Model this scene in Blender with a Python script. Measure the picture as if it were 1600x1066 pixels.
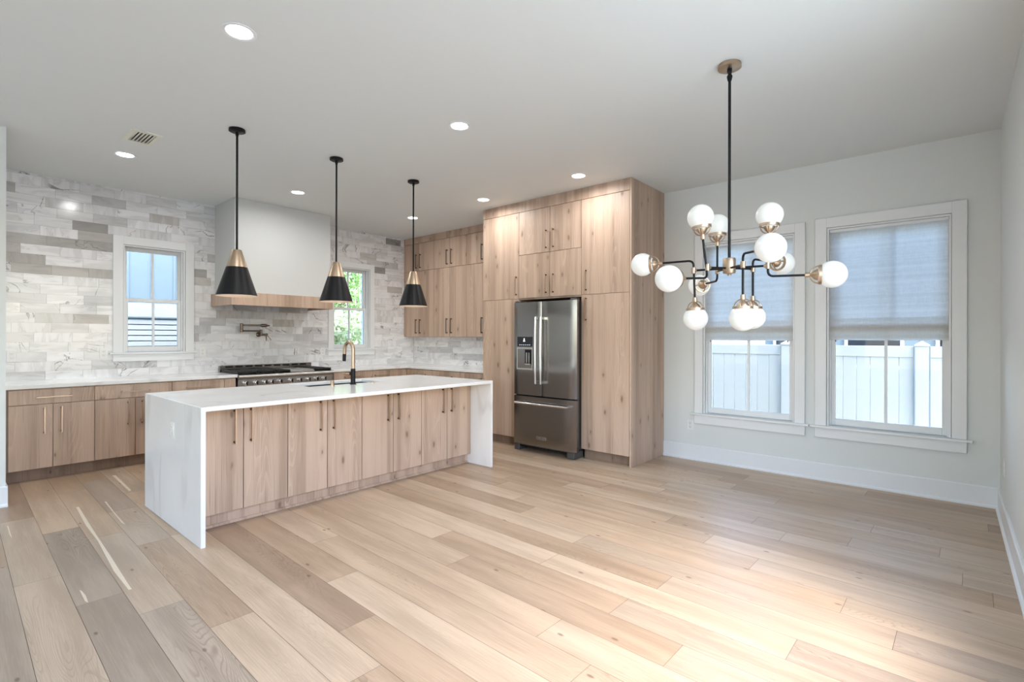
import bpy, bmesh, math, random
from mathutils import Vector, Matrix

# ------------------------------------------------------------------ scene set-up
for o in list(bpy.data.objects):
    bpy.data.objects.remove(o)
SC = bpy.context.scene
COL = SC.collection
PI = math.pi

# main dimensions (metres); camera stands at x=0, y=0
XW, YB, YR, H = 5.655, 7.195, -0.300, 3.06     # window wall, tiled wall, near wall, ceiling
XL = 0.420                                      # end of the wall beside the kitchen run
XREAR = -4.6
CT = 0.914                                      # worktop height

# camera
CAMH, YAW, ROLL, FPX = 1.3749, 0.7137, 0.0021, 792.44
cam = bpy.data.cameras.new('camera')
cam.sensor_fit = 'HORIZONTAL'; cam.sensor_width = 36.0
cam.lens = FPX * 36.0 / 1600.0
cam.shift_y = -(533.0 - 526.76) / 1600.0
cam.clip_start = 0.05; cam.clip_end = 200
camo = bpy.data.objects.new('camera', cam); COL.objects.link(camo)
_F = Vector((math.cos(YAW), math.sin(YAW), 0)); _R = Vector((math.sin(YAW), -math.cos(YAW), 0)); _U = Vector((0, 0, 1))
_R2 = _R * math.cos(ROLL) + _U * math.sin(ROLL); _U2 = _U * math.cos(ROLL) - _R * math.sin(ROLL)
camo.matrix_world = Matrix(((_R2.x, _U2.x, -_F.x, 0), (_R2.y, _U2.y, -_F.y, 0), (_R2.z, _U2.z, -_F.z, CAMH), (0, 0, 0, 1)))
SC.camera = camo

# exposure / view
SC.view_settings.view_transform = 'Standard'
SC.view_settings.look = 'None'
SC.view_settings.gamma = 1.0
SC.view_settings.use_curve_mapping = False
SC.view_settings.exposure = 0.90
SC.cycles.max_bounces = 10
SC.cycles.diffuse_bounces = 6
SC.cycles.glossy_bounces = 4
SC.cycles.transmission_bounces = 6
SC.cycles.transparent_max_bounces = 12
SC.cycles.sample_clamp_indirect = 6.0
SC.cycles.caustics_reflective = False
SC.cycles.caustics_refractive = False

# sky
world = bpy.data.worlds.new('sky'); SC.world = world
world.use_nodes = True
nt = world.node_tree; nt.nodes.clear()
wo = nt.nodes.new('ShaderNodeOutputWorld'); bg = nt.nodes.new('ShaderNodeBackground'); sk = nt.nodes.new('ShaderNodeTexSky')
sk.sky_type = 'NISHITA'; sk.sun_disc = False
sk.sun_elevation = math.radians(55); sk.sun_rotation = math.radians(200); sk.dust_density = 2.0; sk.ozone_density = 1.0
SKY = 0.88
bg.inputs[1].default_value = SKY
nt.links.new(sk.outputs[0], bg.inputs[0]); nt.links.new(bg.outputs[0], wo.inputs[0])

def area(name, loc, rot, sx, sy, power, color=(1, 1, 1), spread=PI):
    l = bpy.data.lights.new(name, 'AREA'); l.shape = 'RECTANGLE'; l.size = sx; l.size_y = sy
    l.energy = power; l.color = color; l.spread = spread
    o = bpy.data.objects.new(name, l); COL.objects.link(o); o.location = loc; o.rotation_euler = rot
    return o
# sky portals at every window and added opening (they only guide the sampling of the sky)
for loc, rot, sx, sy in (((1.79, YB + 0.21, 1.81), (-PI / 2, 0, 0), 0.62, 1.24), ((4.417, YB + 0.21, 1.83), (-PI / 2, 0, 0), 0.64, 1.27), ((XW + 0.21, 1.628, 1.47), (0, PI / 2, 0), 1.88, 0.90), ((XW + 0.21, 0.45, 1.47), (0, PI / 2, 0), 1.88, 0.90),
                         ((1.525, YR - 0.21, 1.65), (PI / 2, 0, 0), 2.85, 1.9), ((XREAR - 0.21, 0.95, 1.55), (0, -PI / 2, 0), 1.9, 1.5), ((XREAR - 0.21, 3.0, 1.55), (0, -PI / 2, 0), 1.9, 1.5), ((XREAR - 0.21, 5.0, 1.55), (0, -PI / 2, 0), 1.9, 1.4)):
    po = area('sky_portal', loc, rot, sx, sy, 1.0); po.data.cycles.is_portal = True

# ------------------------------------------------------------------ materials
def mat(name):
    m = bpy.data.materials.new(name); m.use_nodes = True
    n = m.node_tree.nodes; n.clear()
    out = n.new('ShaderNodeOutputMaterial'); p = n.new('ShaderNodeBsdfPrincipled')
    m.node_tree.links.new(p.outputs[0], out.inputs[0])
    return m, m.node_tree, p, out
def N(nt, typ, **kw):
    n = nt.nodes.new(typ)
    for k, v in kw.items():
        if k.startswith('i_'):
            key = k[2:]
            n.inputs[int(key) if key.isdigit() else key].default_value = v
        else: setattr(n, k, v)
    return n
def L(nt, a, b): nt.links.new(a, b)
def ramp(nt, src, stops, interp='LINEAR'):
    r = nt.nodes.new('ShaderNodeValToRGB'); r.color_ramp.interpolation = interp
    e = r.color_ramp.elements
    while len(e) < len(stops): e.new(0.5)
    for el, (p, c) in zip(e, stops):
        el.position = p; el.color = (*c, 1) if len(c) == 3 else c
    L(nt, src, r.inputs[0]); return r
def math_n(nt, op, a, b=None, c=None):
    n = nt.nodes.new('ShaderNodeMath'); n.operation = op
    for i, v in enumerate((a, b, c)):
        if v is None: continue
        if isinstance(v, (int, float)): n.inputs[i].default_value = v
        else: L(nt, v, n.inputs[i])
    return n.outputs[0]
def mixc(nt, fac, a, b, blend='MIX'):
    n = nt.nodes.new('ShaderNodeMix'); n.data_type = 'RGBA'; n.blend_type = blend
    for sock, v in ((n.inputs[0], fac), (n.inputs[6], a), (n.inputs[7], b)):
        if isinstance(v, (int, float)): sock.default_value = v
        elif isinstance(v, tuple): sock.default_value = (*v, 1) if len(v) == 3 else v
        else: L(nt, v, sock)
    return n.outputs[2]
def smooth(nt, src, lo, hi, a=0.0, b=1.0):
    n = nt.nodes.new('ShaderNodeMapRange'); n.interpolation_type = 'SMOOTHSTEP'
    L(nt, src, n.inputs[0]); n.inputs[1].default_value = lo; n.inputs[2].default_value = hi
    n.inputs[3].default_value = a; n.inputs[4].default_value = b
    return n.outputs[0]

def simple(name, col, rough=0.5, metal=0.0, emit=None, es=0.0, noise=0.0, spec=0.5, bump=0.0, nscale=60.0):
    m, nt, p, out = mat(name)
    p.inputs['Base Color'].default_value = (*col, 1)
    p.inputs['Roughness'].default_value = rough; p.inputs['Metallic'].default_value = metal
    p.inputs['Specular IOR Level'].default_value = spec
    tc = N(nt, 'ShaderNodeTexCoord'); nz = N(nt, 'ShaderNodeTexNoise', i_Scale=nscale, i_Detail=3.0)
    L(nt, tc.outputs['Object'], nz.inputs['Vector'])
    if noise:
        c = mixc(nt, nz.outputs[0], tuple(x * (1 - noise) for x in col), tuple(min(1, x * (1 + noise)) for x in col))
        L(nt, c, p.inputs['Base Color'])
    if bump:
        b = N(nt, 'ShaderNodeBump', i_Strength=bump, i_Distance=0.002)
        L(nt, nz.outputs[0], b.inputs['Height']); L(nt, b.outputs[0], p.inputs['Normal'])
    if emit:
        p.inputs['Emission Color'].default_value = (*emit, 1); p.inputs['Emission Strength'].default_value = es
    return m

def oak_nodes(nt, h, z, rnd, light, dark, knotc):
    """vertical-grain knotty oak; h across the grain, z along it (both metres)"""
    off = math_n(nt, 'MULTIPLY', rnd, 37.0)
    h2 = math_n(nt, 'ADD', h, off); z2 = math_n(nt, 'ADD', z, math_n(nt, 'MULTIPLY', rnd, 91.0))
    def vec(sx, sz):
        c = N(nt, 'ShaderNodeCombineXYZ')
        L(nt, math_n(nt, 'MULTIPLY', h2, sx), c.inputs[0]); L(nt, math_n(nt, 'MULTIPLY', z2, sz), c.inputs[1])
        return c.outputs[0]
    def noise(v, det=4.0, rough=0.6, dist=0.0):
        n = N(nt, 'ShaderNodeTexNoise', noise_dimensions='2D', i_Scale=1.0, i_Detail=det, i_Roughness=rough, i_Distortion=dist)
        L(nt, v, n.inputs['Vector']); return n.outputs[0]
    band = noise(vec(9.0, 0.35), 2.0)                       # broad streaks
    # strips of veneer
    wn = N(nt, 'ShaderNodeTexWhiteNoise', noise_dimensions='1D')
    L(nt, math_n(nt, 'FLOOR', math_n(nt, 'DIVIDE', h2, 0.115)), wn.inputs['W'])
    fine = noise(vec(170.0, 3.0), 3.0)
    ring = math_n(nt, 'FRACT', math_n(nt, 'MULTIPLY', noise(vec(5.5, 0.55), 1.5, 0.5), 17.0))
    ringm = math_n(nt, 'MULTIPLY', smooth(nt, ring, 0.55, 1.0), smooth(nt, noise(vec(4.0, 0.3), 1.0), 0.50, 0.66))
    f = math_n(nt, 'ADD', math_n(nt, 'MULTIPLY', band, 0.75), math_n(nt, 'MULTIPLY', wn.outputs[0], 0.30))
    f = math_n(nt, 'ADD', f, math_n(nt, 'MULTIPLY', fine, 0.35))
    fr = smooth(nt, f, 0.38, 0.92)
    col = mixc(nt, fr, dark, light)
    col = mixc(nt, math_n(nt, 'MULTIPLY', ringm, 0.34), col, tuple(x * 1.25 for x in light))
    # knots
    vo = N(nt, 'ShaderNodeTexVoronoi', voronoi_dimensions='2D', feature='F1', i_Scale=1.0, i_Randomness=1.0)
    L(nt, vec(5.4, 2.3), vo.inputs['Vector'])
    sp = N(nt, 'ShaderNodeSeparateColor'); L(nt, vo.outputs['Color'], sp.inputs[0])
    keep = math_n(nt, 'GREATER_THAN', sp.outputs[0], 0.55)
    wob = math_n(nt, 'ADD', vo.outputs['Distance'], math_n(nt, 'MULTIPLY', math_n(nt, 'SUBTRACT', noise(vec(30.0, 9.0), 2.0), 0.5), 0.10))
    size = math_n(nt, 'MULTIPLY_ADD', sp.outputs[1], 0.06, 0.04)
    k = math_n(nt, 'DIVIDE', wob, size)
    knot = math_n(nt, 'MULTIPLY', smooth(nt, k, 1.25, 0.25), keep)
    halo = math_n(nt, 'MULTIPLY', smooth(nt, k, 4.2, 0.8), keep)
    col = mixc(nt, math_n(nt, 'MULTIPLY', halo, 0.40), col, dark)
    col = mixc(nt, math_n(nt, 'MULTIPLY', knot, 0.65), col, knotc)
    # dark vertical checks
    chk = smooth(nt, noise(vec(70.0, 1.1), 2.0), 0.64, 0.78)
    col = mixc(nt, math_n(nt, 'MULTIPLY', chk, 0.40), col, knotc)
    return col, fine

def make_oak(name, light, dark, knotc, rough=0.45):
    m, nt, p, out = mat(name)
    tc = N(nt, 'ShaderNodeTexCoord'); sx = N(nt, 'ShaderNodeSeparateXYZ'); L(nt, tc.outputs['Object'], sx.inputs[0])
    oi = N(nt, 'ShaderNodeObjectInfo')
    col, fine = oak_nodes(nt, math_n(nt, 'ADD', sx.outputs[0], sx.outputs[1]), sx.outputs[2], oi.outputs['Random'], light, dark, knotc)
    L(nt, col, p.inputs['Base Color']); p.inputs['Roughness'].default_value = rough
    p.inputs['Specular IOR Level'].default_value = 0.35
    b = N(nt, 'ShaderNodeBump', i_Strength=0.08, i_Distance=0.001); L(nt, fine, b.inputs['Height']); L(nt, b.outputs[0], p.inputs['Normal'])
    return m

M = {}
M['oak'] = make_oak('knotty_oak', (0.560, 0.415, 0.320), (0.375, 0.265, 0.195), (0.150, 0.090, 0.058))
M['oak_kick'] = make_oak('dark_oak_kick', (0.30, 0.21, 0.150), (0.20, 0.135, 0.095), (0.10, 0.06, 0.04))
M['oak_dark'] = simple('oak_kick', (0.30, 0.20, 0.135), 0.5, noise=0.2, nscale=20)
M['wall'] = simple('wall_paint', (0.72, 0.745, 0.735), 0.6, noise=0.01, bump=0.03, nscale=250)
M['ceiling'] = simple('ceiling_paint', (0.735, 0.765, 0.765), 0.7, noise=0.01, bump=0.03, nscale=250)
M['trim'] = simple('trim_paint', (0.80, 0.82, 0.835), 0.35, noise=0.005)
M['hoodpaint'] = simple('hood_plaster', (0.60, 0.615, 0.61), 0.6, noise=0.01, bump=0.02, nscale=200)
M['white_plastic'] = simple('white_plastic', (0.80, 0.80, 0.79), 0.3, noise=0.005)
M['slot'] = simple('slot_dark', (0.10, 0.10, 0.10), 0.5)
M['black'] = simple('black_paint', (0.008, 0.008, 0.0095), 0.42, noise=0.1, spec=0.22)
M['black_iron'] = simple('cast_iron', (0.016, 0.016, 0.017), 0.5, noise=0.2, bump=0.15, nscale=180)
M['brass'] = simple('brushed_brass', (0.50, 0.385, 0.28), 0.40, 1.0, noise=0.06, nscale=90)
M['bronze'] = simple('champagne_bronze', (0.58, 0.42, 0.31), 0.36, 1.0, noise=0.06, nscale=90)
M['darkpost'] = simple('dark_bronze_post', (0.12, 0.075, 0.05), 0.4, 0.6, noise=0.1, nscale=90)
M['oldbronze'] = simple('dark_bronze', (0.17, 0.135, 0.11), 0.35, 1.0, noise=0.1, nscale=90)
M['chrome'] = simple('polished_steel', (0.80, 0.80, 0.80), 0.14, 1.0)
M['sinksteel'] = simple('dark_sink', (0.022, 0.023, 0.026), 0.4)
M['glassblack'] = simple('black_glass', (0.012, 0.014, 0.020), 0.08)
M['whiteglow'] = simple('display_icon', (0.8, 0.85, 0.9), 0.4, emit=(0.8, 0.9, 1.0), es=0.8)
M['gasket'] = simple('fridge_cabinet_grey', (0.085, 0.083, 0.080), 0.45, 0.2, noise=0.05)
M['globe'] = simple('opal_glass', (0.56, 0.57, 0.56), 0.25, emit=(0.97, 1.0, 0.97), es=0.15)
M['lens'] = simple('lamp_lens', (0.9, 0.9, 0.9), 0.4, emit=(1.0, 0.98, 0.94), es=4.5)
M['bulb'] = simple('warm_bulb', (0.9, 0.85, 0.8), 0.4, emit=(1.0, 0.78, 0.55), es=4.5)
M['shadein'] = simple('shade_lining', (0.72, 0.62, 0.52), 0.5)
M['grout'] = simple('grout', (0.52, 0.52, 0.51), 0.8, noise=0.05)
M['underfloor'] = simple('underlay', (0.16, 0.12, 0.09), 0.8, noise=0.1)
M['slat'] = simple('white_slat', (0.43, 0.43, 0.42), 0.4, noise=0.01)
M['slatgap'] = simple('gap_shade_grey', (0.20, 0.25, 0.27), 0.8, noise=0.05)
M['fence'] = simple('white_vinyl', (0.33, 0.325, 0.305), 0.4, noise=0.01)
M['siding'] = simple('sky_tinted_siding', (0.125, 0.160, 0.178), 0.5, noise=0.02)  # white siding with the blue cast of skylit shade put into its colour
M['roofing'] = simple('grey_roof', (0.30, 0.31, 0.33), 0.8, noise=0.1)
M['bark'] = simple('bark', (0.16, 0.12, 0.09), 0.9, noise=0.3, bump=0.4, nscale=30)
M['ventmetal'] = simple('vent_paint', (0.74, 0.73, 0.63), 0.4)
M['ventdark'] = simple('duct_dark', (0.05, 0.05, 0.05), 0.8)

# brushed stainless: anisotropic streaks by stretched noise in roughness
def steel(name, col, rough):
    m, nt, p, out = mat(name)
    tc = N(nt, 'ShaderNodeTexCoord')
    n2 = N(nt, 'ShaderNodeTexNoise', i_Scale=1.6, i_Detail=1.0); L(nt, tc.outputs['Object'], n2.inputs['Vector'])
    p.inputs['Base Color'].default_value = (*col, 1); p.inputs['Metallic'].default_value = 1.0
    p.inputs['Roughness'].default_value = rough; p.inputs['Anisotropic'].default_value = 0.85
    tg = N(nt, 'ShaderNodeTangent', direction_type='RADIAL', axis='Z'); L(nt, tg.outputs[0], p.inputs['Tangent'])
    b = N(nt, 'ShaderNodeBump', i_Strength=0.06, i_Distance=0.03); L(nt, n2.outputs[0], b.inputs['Height']); L(nt, b.outputs[0], p.inputs['Normal'])
    return m
M['steel'] = steel('brushed_steel', (0.28, 0.272, 0.265), 0.19)
M['steel_light'] = steel('brushed_steel_bright', (0.46, 0.45, 0.44), 0.32)

# quartz worktop
def quartz():
    m, nt, p, out = mat('white_quartz')
    tc = N(nt, 'ShaderNodeTexCoord')
    nz = N(nt, 'ShaderNodeTexNoise', i_Scale=0.9, i_Detail=3.0, i_Roughness=0.5, i_Distortion=0.3); mq = N(nt, 'ShaderNodeMapping'); mq.inputs['Scale'].default_value = (1.6, 1.6, 0.45); mq.inputs['Rotation'].default_value = (0.12, 0.0, 0.5); L(nt, tc.outputs['Object'], mq.inputs[0]); L(nt, mq.outputs[0], nz.inputs['Vector'])
    v = math_n(nt, 'ABSOLUTE', math_n(nt, 'SUBTRACT', nz.outputs[0], 0.5))
    n2 = N(nt, 'ShaderNodeTexNoise', i_Scale=1.4, i_Detail=2.0); L(nt, tc.outputs['Object'], n2.inputs['Vector'])
    vein = math_n(nt, 'MULTIPLY', smooth(nt, v, 0.035, 0.0), smooth(nt, n2.outputs[0], 0.45, 0.65))
    n3 = N(nt, 'ShaderNodeTexNoise', i_Scale=2.0, i_Detail=3.0); L(nt, tc.outputs['Object'], n3.inputs['Vector'])
    c = mixc(nt, smooth(nt, n3.outputs[0], 0.3, 0.7), (0.80, 0.80, 0.795), (0.85, 0.85, 0.845))
    c = mixc(nt, math_n(nt, 'MULTIPLY', vein, 0.38), c, (0.52, 0.52, 0.51))
    L(nt, c, p.inputs['Base Color']); p.inputs['Roughness'].default_value = 0.13
    return m
M['quartz'] = quartz()

# marble tile (uv in metres, a tone per tile)
def marble():
    m, nt, p, out = mat('marble_tile')
    uv = N(nt, 'ShaderNodeUVMap', uv_map='uv'); at = N(nt, 'ShaderNodeAttribute', attribute_name='tone')
    def noise(scale, det, dist=0.0, rough=0.55):
        n = N(nt, 'ShaderNodeTexNoise', noise_dimensions='2D', i_Scale=scale, i_Detail=det, i_Roughness=rough, i_Distortion=dist)
        L(nt, uv.outputs[0], n.inputs['Vector']); return n.outputs[0]
    mp = N(nt, 'ShaderNodeMapping'); mp.inputs['Rotation'].default_value = (0, 0, 0.35); mp.inputs['Scale'].default_value = (3.0, 13.0, 1.0); L(nt, uv.outputs[0], mp.inputs[0])
    cn = N(nt, 'ShaderNodeTexNoise', noise_dimensions='2D', i_Scale=1.0, i_Detail=4.0, i_Roughness=0.55, i_Distortion=0.5); L(nt, mp.outputs[0], cn.inputs['Vector'])
    cloud = cn.outputs[0]
    c = mixc(nt, smooth(nt, cloud, 0.36, 0.72), (1.03, 1.03, 1.03), (0.86, 0.86, 0.86))
    c = mixc(nt, 1.0, at.outputs['Color'], c, 'MULTIPLY')
    a = math_n(nt, 'ABSOLUTE', math_n(nt, 'SUBTRACT', noise(2.0, 5.0, 0.7), 0.5))
    vein = math_n(nt, 'MULTIPLY', smooth(nt, a, 0.013, 0.001), smooth(nt, noise(2.3, 1.0), 0.52, 0.66))
    c = mixc(nt, math_n(nt, 'MULTIPLY', vein, 0.85), c, (0.20, 0.19, 0.18))
    a2 = math_n(nt, 'ABSOLUTE', math_n(nt, 'SUBTRACT', cloud, 0.56))
    v2 = math_n(nt, 'MULTIPLY', smooth(nt, a2, 0.030, 0.0), smooth(nt, noise(3.1, 1.0), 0.40, 0.6))
    c = mixc(nt, math_n(nt, 'MULTIPLY', v2, 0.30), c, (0.42, 0.40, 0.38))
    L(nt, c, p.inputs['Base Color']); p.inputs['Roughness'].default_value = 0.16
    return m
M['marble'] = marble()

# oak floor boards
def floor_mat():
    m, nt, p, out = mat('oak_floor_boards')
    uv = N(nt, 'ShaderNodeUVMap', uv_map='uv'); at = N(nt, 'ShaderNodeAttribute', attribute_name='tone')
    s = N(nt, 'ShaderNodeSeparateXYZ'); L(nt, uv.outputs[0], s.inputs[0])
    def vec(su, sv):
        c = N(nt, 'ShaderNodeCombineXYZ')
        L(nt, math_n(nt, 'MULTIPLY', s.outputs[0], su), c.inputs[0]); L(nt, math_n(nt, 'MULTIPLY', s.outputs[1], sv), c.inputs[1]); return c.outputs[0]
    def noise(v, det=3.0, rough=0.55, dist=0.0):
        n = N(nt, 'ShaderNodeTexNoise', noise_dimensions='2D', i_Scale=1.0, i_Detail=det, i_Roughness=rough, i_Distortion=dist)
        L(nt, v, n.inputs['Vector']); return n.outputs[0]
    ring = math_n(nt, 'FRACT', math_n(nt, 'MULTIPLY', noise(vec(0.65, 6.5), 2.0, 0.45, 0.25), 38.0))
    line = math_n(nt, 'MULTIPLY', smooth(nt, ring, 0.60, 1.0), smooth(nt, noise(vec(0.5, 3.5), 1.0), 0.44, 0.62))
    fine = noise(vec(5.0, 190.0), 3.0)
    cloud = noise(vec(0.9, 9.0), 3.0)
    k = math_n(nt, 'ADD', math_n(nt, 'MULTIPLY', cloud, 0.6), math_n(nt, 'MULTIPLY', fine, 0.4))
    c = mixc(nt, smooth(nt, k, 0.32, 0.68), (0.80, 0.78, 0.76), (1.07, 1.07, 1.07))
    sep = N(nt, 'ShaderNodeAttribute', attribute_name='grain')
    c = mixc(nt, math_n(nt, 'MULTIPLY', line, sep.outputs['Fac']), c, (0.62, 0.58, 0.54))
    vo = N(nt, 'ShaderNodeTexVoronoi', voronoi_dimensions='2D', i_Scale=1.0); L(nt, vec(2.2, 5.0), vo.inputs['Vector'])
    sc = N(nt, 'ShaderNodeSeparateColor'); L(nt, vo.outputs['Color'], sc.inputs[0])
    kn = math_n(nt, 'MULTIPLY', smooth(nt, vo.outputs['Distance'], 0.055, 0.02), math_n(nt, 'GREATER_THAN', sc.outputs[0], 0.72))
    c = mixc(nt, math_n(nt, 'MULTIPLY', kn, 0.7), c, (0.30, 0.24, 0.20))
    c = mixc(nt, 1.0, at.outputs['Color'], c, 'MULTIPLY')
    L(nt, c, p.inputs['Base Color'])
    L(nt, smooth(nt, fine, 0.2, 0.8, 0.34, 0.44), p.inputs['Roughness'])
    p.inputs['Specular IOR Level'].default_value = 0.45
    b = N(nt, 'ShaderNodeBump', i_Strength=0.10, i_Distance=0.001); L(nt, fine, b.inputs['Height']); L(nt, b.outputs[0], p.inputs['Normal'])
    return m
M['floor'] = floor_mat()
M['sapwood'] = simple('cream_sapwood', (0.74, 0.64, 0.50), 0.4, noise=0.05, nscale=40)

# thin window glass
def glass():
    m, nt, p, out = mat('window_glass'); nt.nodes.remove(p)
    t = N(nt, 'ShaderNodeBsdfTransparent'); t.inputs[0].default_value = (0.93, 0.97, 0.98, 1)
    g = N(nt, 'ShaderNodeBsdfGlossy', i_Roughness=0.02); fr = N(nt, 'ShaderNodeFresnel', i_IOR=1.45); mx = N(nt, 'ShaderNodeMixShader')
    L(nt, fr.outputs[0], mx.inputs[0]); L(nt, t.outputs[0], mx.inputs[1]); L(nt, g.outputs[0], mx.inputs[2]); L(nt, mx.outputs[0], out.inputs[0])
    return m
M['glass'] = glass()

# linen shade
def linen():
    m, nt, p, out = mat('grey_linen'); nt.nodes.remove(p)
    tc = N(nt, 'ShaderNodeTexCoord')
    def noise(sx):
        mp = N(nt, 'ShaderNodeMapping'); mp.inputs['Scale'].default_value = sx; L(nt, tc.outputs['Object'], mp.inputs[0])
        n = N(nt, 'ShaderNodeTexNoise', i_Scale=1.0, i_Detail=2.0); L(nt, mp.outputs[0], n.inputs['Vector']); return n.outputs[0]
    w = math_n(nt, 'ADD', noise((20, 20, 420)), noise((20, 420, 20)))
    bw = N(nt, 'ShaderNodeTexNoise', noise_dimensions='1D', i_Scale=24.0, i_Detail=1.0); sz = N(nt, 'ShaderNodeSeparateXYZ'); L(nt, tc.outputs['Object'], sz.inputs[0]); L(nt, sz.outputs[2], bw.inputs['W'])
    w = math_n(nt, 'ADD', w, math_n(nt, 'MULTIPLY', math_n(nt, 'SUBTRACT', bw.outputs[0], 0.5), 1.0))
    col = mixc(nt, smooth(nt, w, 0.72, 1.28), (0.85, 0.835, 0.81), (0.96, 0.95, 0.935))
    d = N(nt, 'ShaderNodeBsdfDiffuse'); t = N(nt, 'ShaderNodeBsdfTranslucent'); mx = N(nt, 'ShaderNodeMixShader', i_0=0.80)
    L(nt, col, d.inputs[0]); L(nt, col, t.inputs[0]); L(nt, d.outputs[0], mx.inputs[1]); L(nt, t.outputs[0], mx.inputs[2]); L(nt, mx.outputs[0], out.inputs[0])
    return m
M['linen'] = linen()

def leafm(name, a, b):
    m, nt, p, out = mat(name)
    at = N(nt, 'ShaderNodeAttribute', attribute_name='tone')
    L(nt, mixc(nt, at.outputs['Fac'], a, b), p.inputs['Base Color']); p.inputs['Roughness'].default_value = 0.5
    tr = N(nt, 'ShaderNodeBsdfTranslucent'); L(nt, mixc(nt, at.outputs['Fac'], a, b), tr.inputs[0])
    mx = N(nt, 'ShaderNodeMixShader', i_0=0.4); L(nt, p.outputs[0], mx.inputs[1]); L(nt, tr.outputs[0], mx.inputs[2]); L(nt, mx.outputs[0], out.inputs[0])
    return m
M['leaf'] = leafm('green_leaves', (0.13, 0.27, 0.06), (0.60, 0.74, 0.32))
M['leaf2'] = leafm('light_leaves', (0.34, 0.42, 0.20), (0.92, 0.94, 0.70))
M['bounce_ground'] = simple('pale_bounce_ground', (0.60, 0.64, 0.575), 0.9, noise=0.05, nscale=6)  # pale ground tone picked to throw skylight up onto the ceiling

# ------------------------------------------------------------------ mesh helpers
def box(bm, x0, x1, y0, y1, z0, z1, bev=0.0, seg=1):
    x0, x1 = min(x0, x1), max(x0, x1); y0, y1 = min(y0, y1), max(y0, y1); z0, z1 = min(z0, z1), max(z0, z1)
    v = [bm.verts.new(p) for p in ((x0, y0, z0), (x1, y0, z0), (x1, y1, z0), (x0, y1, z0), (x0, y0, z1), (x1, y0, z1), (x1, y1, z1), (x0, y1, z1))]
    f = [bm.faces.new([v[i] for i in q]) for q in ((3, 2, 1, 0), (4, 5, 6, 7), (0, 1, 5, 4), (1, 2, 6, 5), (2, 3, 7, 6), (3, 0, 4, 7))]
    if bev:
        ed = list({e for fa in f for e in fa.edges})
        bmesh.ops.bevel(bm, geom=ed, offset=bev, segments=seg, affect='EDGES', profile=0.5)

def lathe(bm, prof, c=(0, 0, 0), axis=(0, 0, 1), seg=24, cap=(True, True)):
    """revolve (radius, height) pairs about an axis through c"""
    ax = Vector(axis).normalized(); c = Vector(c)
    u = ax.orthogonal().normalized(); w = ax.cross(u)
    rings = []
    for r, hh in prof:
        rings.append([bm.verts.new(c + ax * hh + (u * math.cos(2 * PI * k / seg) + w * math.sin(2 * PI * k / seg)) * max(r, 1e-5)) for k in range(seg)])
    for a, b in zip(rings, rings[1:]):
        for k in range(seg):
            f = bm.faces.new((a[k], a[(k + 1) % seg], b[(k + 1) % seg], b[k])); f.smooth = True
    if cap[0]: bm.faces.new(list(reversed(rings[0])))
    if cap[1]: bm.faces.new(rings[-1])

def tube(bm, pts, r, seg=10, cap=True):
    pts = [Vector(p) for p in pts]; rings = []
    t0 = (pts[1] - pts[0]).normalized(); u = t0.orthogonal().normalized()
    for i, p in enumerate(pts):
        if i == 0: t = (pts[1] - pts[0])
        elif i == len(pts) - 1: t = (pts[-1] - pts[-2])
        else: t = (pts[i + 1] - pts[i]).normalized() + (pts[i] - pts[i - 1]).normalized()
        t.normalize(); u = (u - t * u.dot(t)).normalized(); w = t.cross(u)
        rr = r[i] if isinstance(r, (list, tuple)) else r
        rings.append([bm.verts.new(p + (u * math.cos(2 * PI * k / seg) + w * math.sin(2 * PI * k / seg)) * rr) for k in range(seg)])
    for a, b in zip(rings, rings[1:]):
        for k in range(seg):
            f = bm.faces.new((a[k], a[(k + 1) % seg], b[(k + 1) % seg], b[k])); f.smooth = True
    if cap:
        bm.faces.new(list(reversed(rings[0]))); bm.faces.new(rings[-1])

def arc_pts(a, corner, b, r, n=6):
    """points from a to b with a rounded corner"""
    a, c, b = Vector(a), Vector(corner), Vector(b)
    d1 = (a - c).normalized(); d2 = (b - c).normalized(); p1 = c + d1 * r; p2 = c + d2 * r
    out = [a]
    for k in range(n + 1):
        t = k / n; out.append(p1 * (1 - t) ** 2 + c * 2 * t * (1 - t) + p2 * t * t)
    out.append(b); return out

def sphere(bm, c, r, u=24, v=14):
    ret = bmesh.ops.create_uvsphere(bm, u_segments=u, v_segments=v, radius=r, matrix=Matrix.Translation(Vector(c)))
    for x in ret['verts']:
        for f in x.link_faces: f.smooth = True

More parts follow.
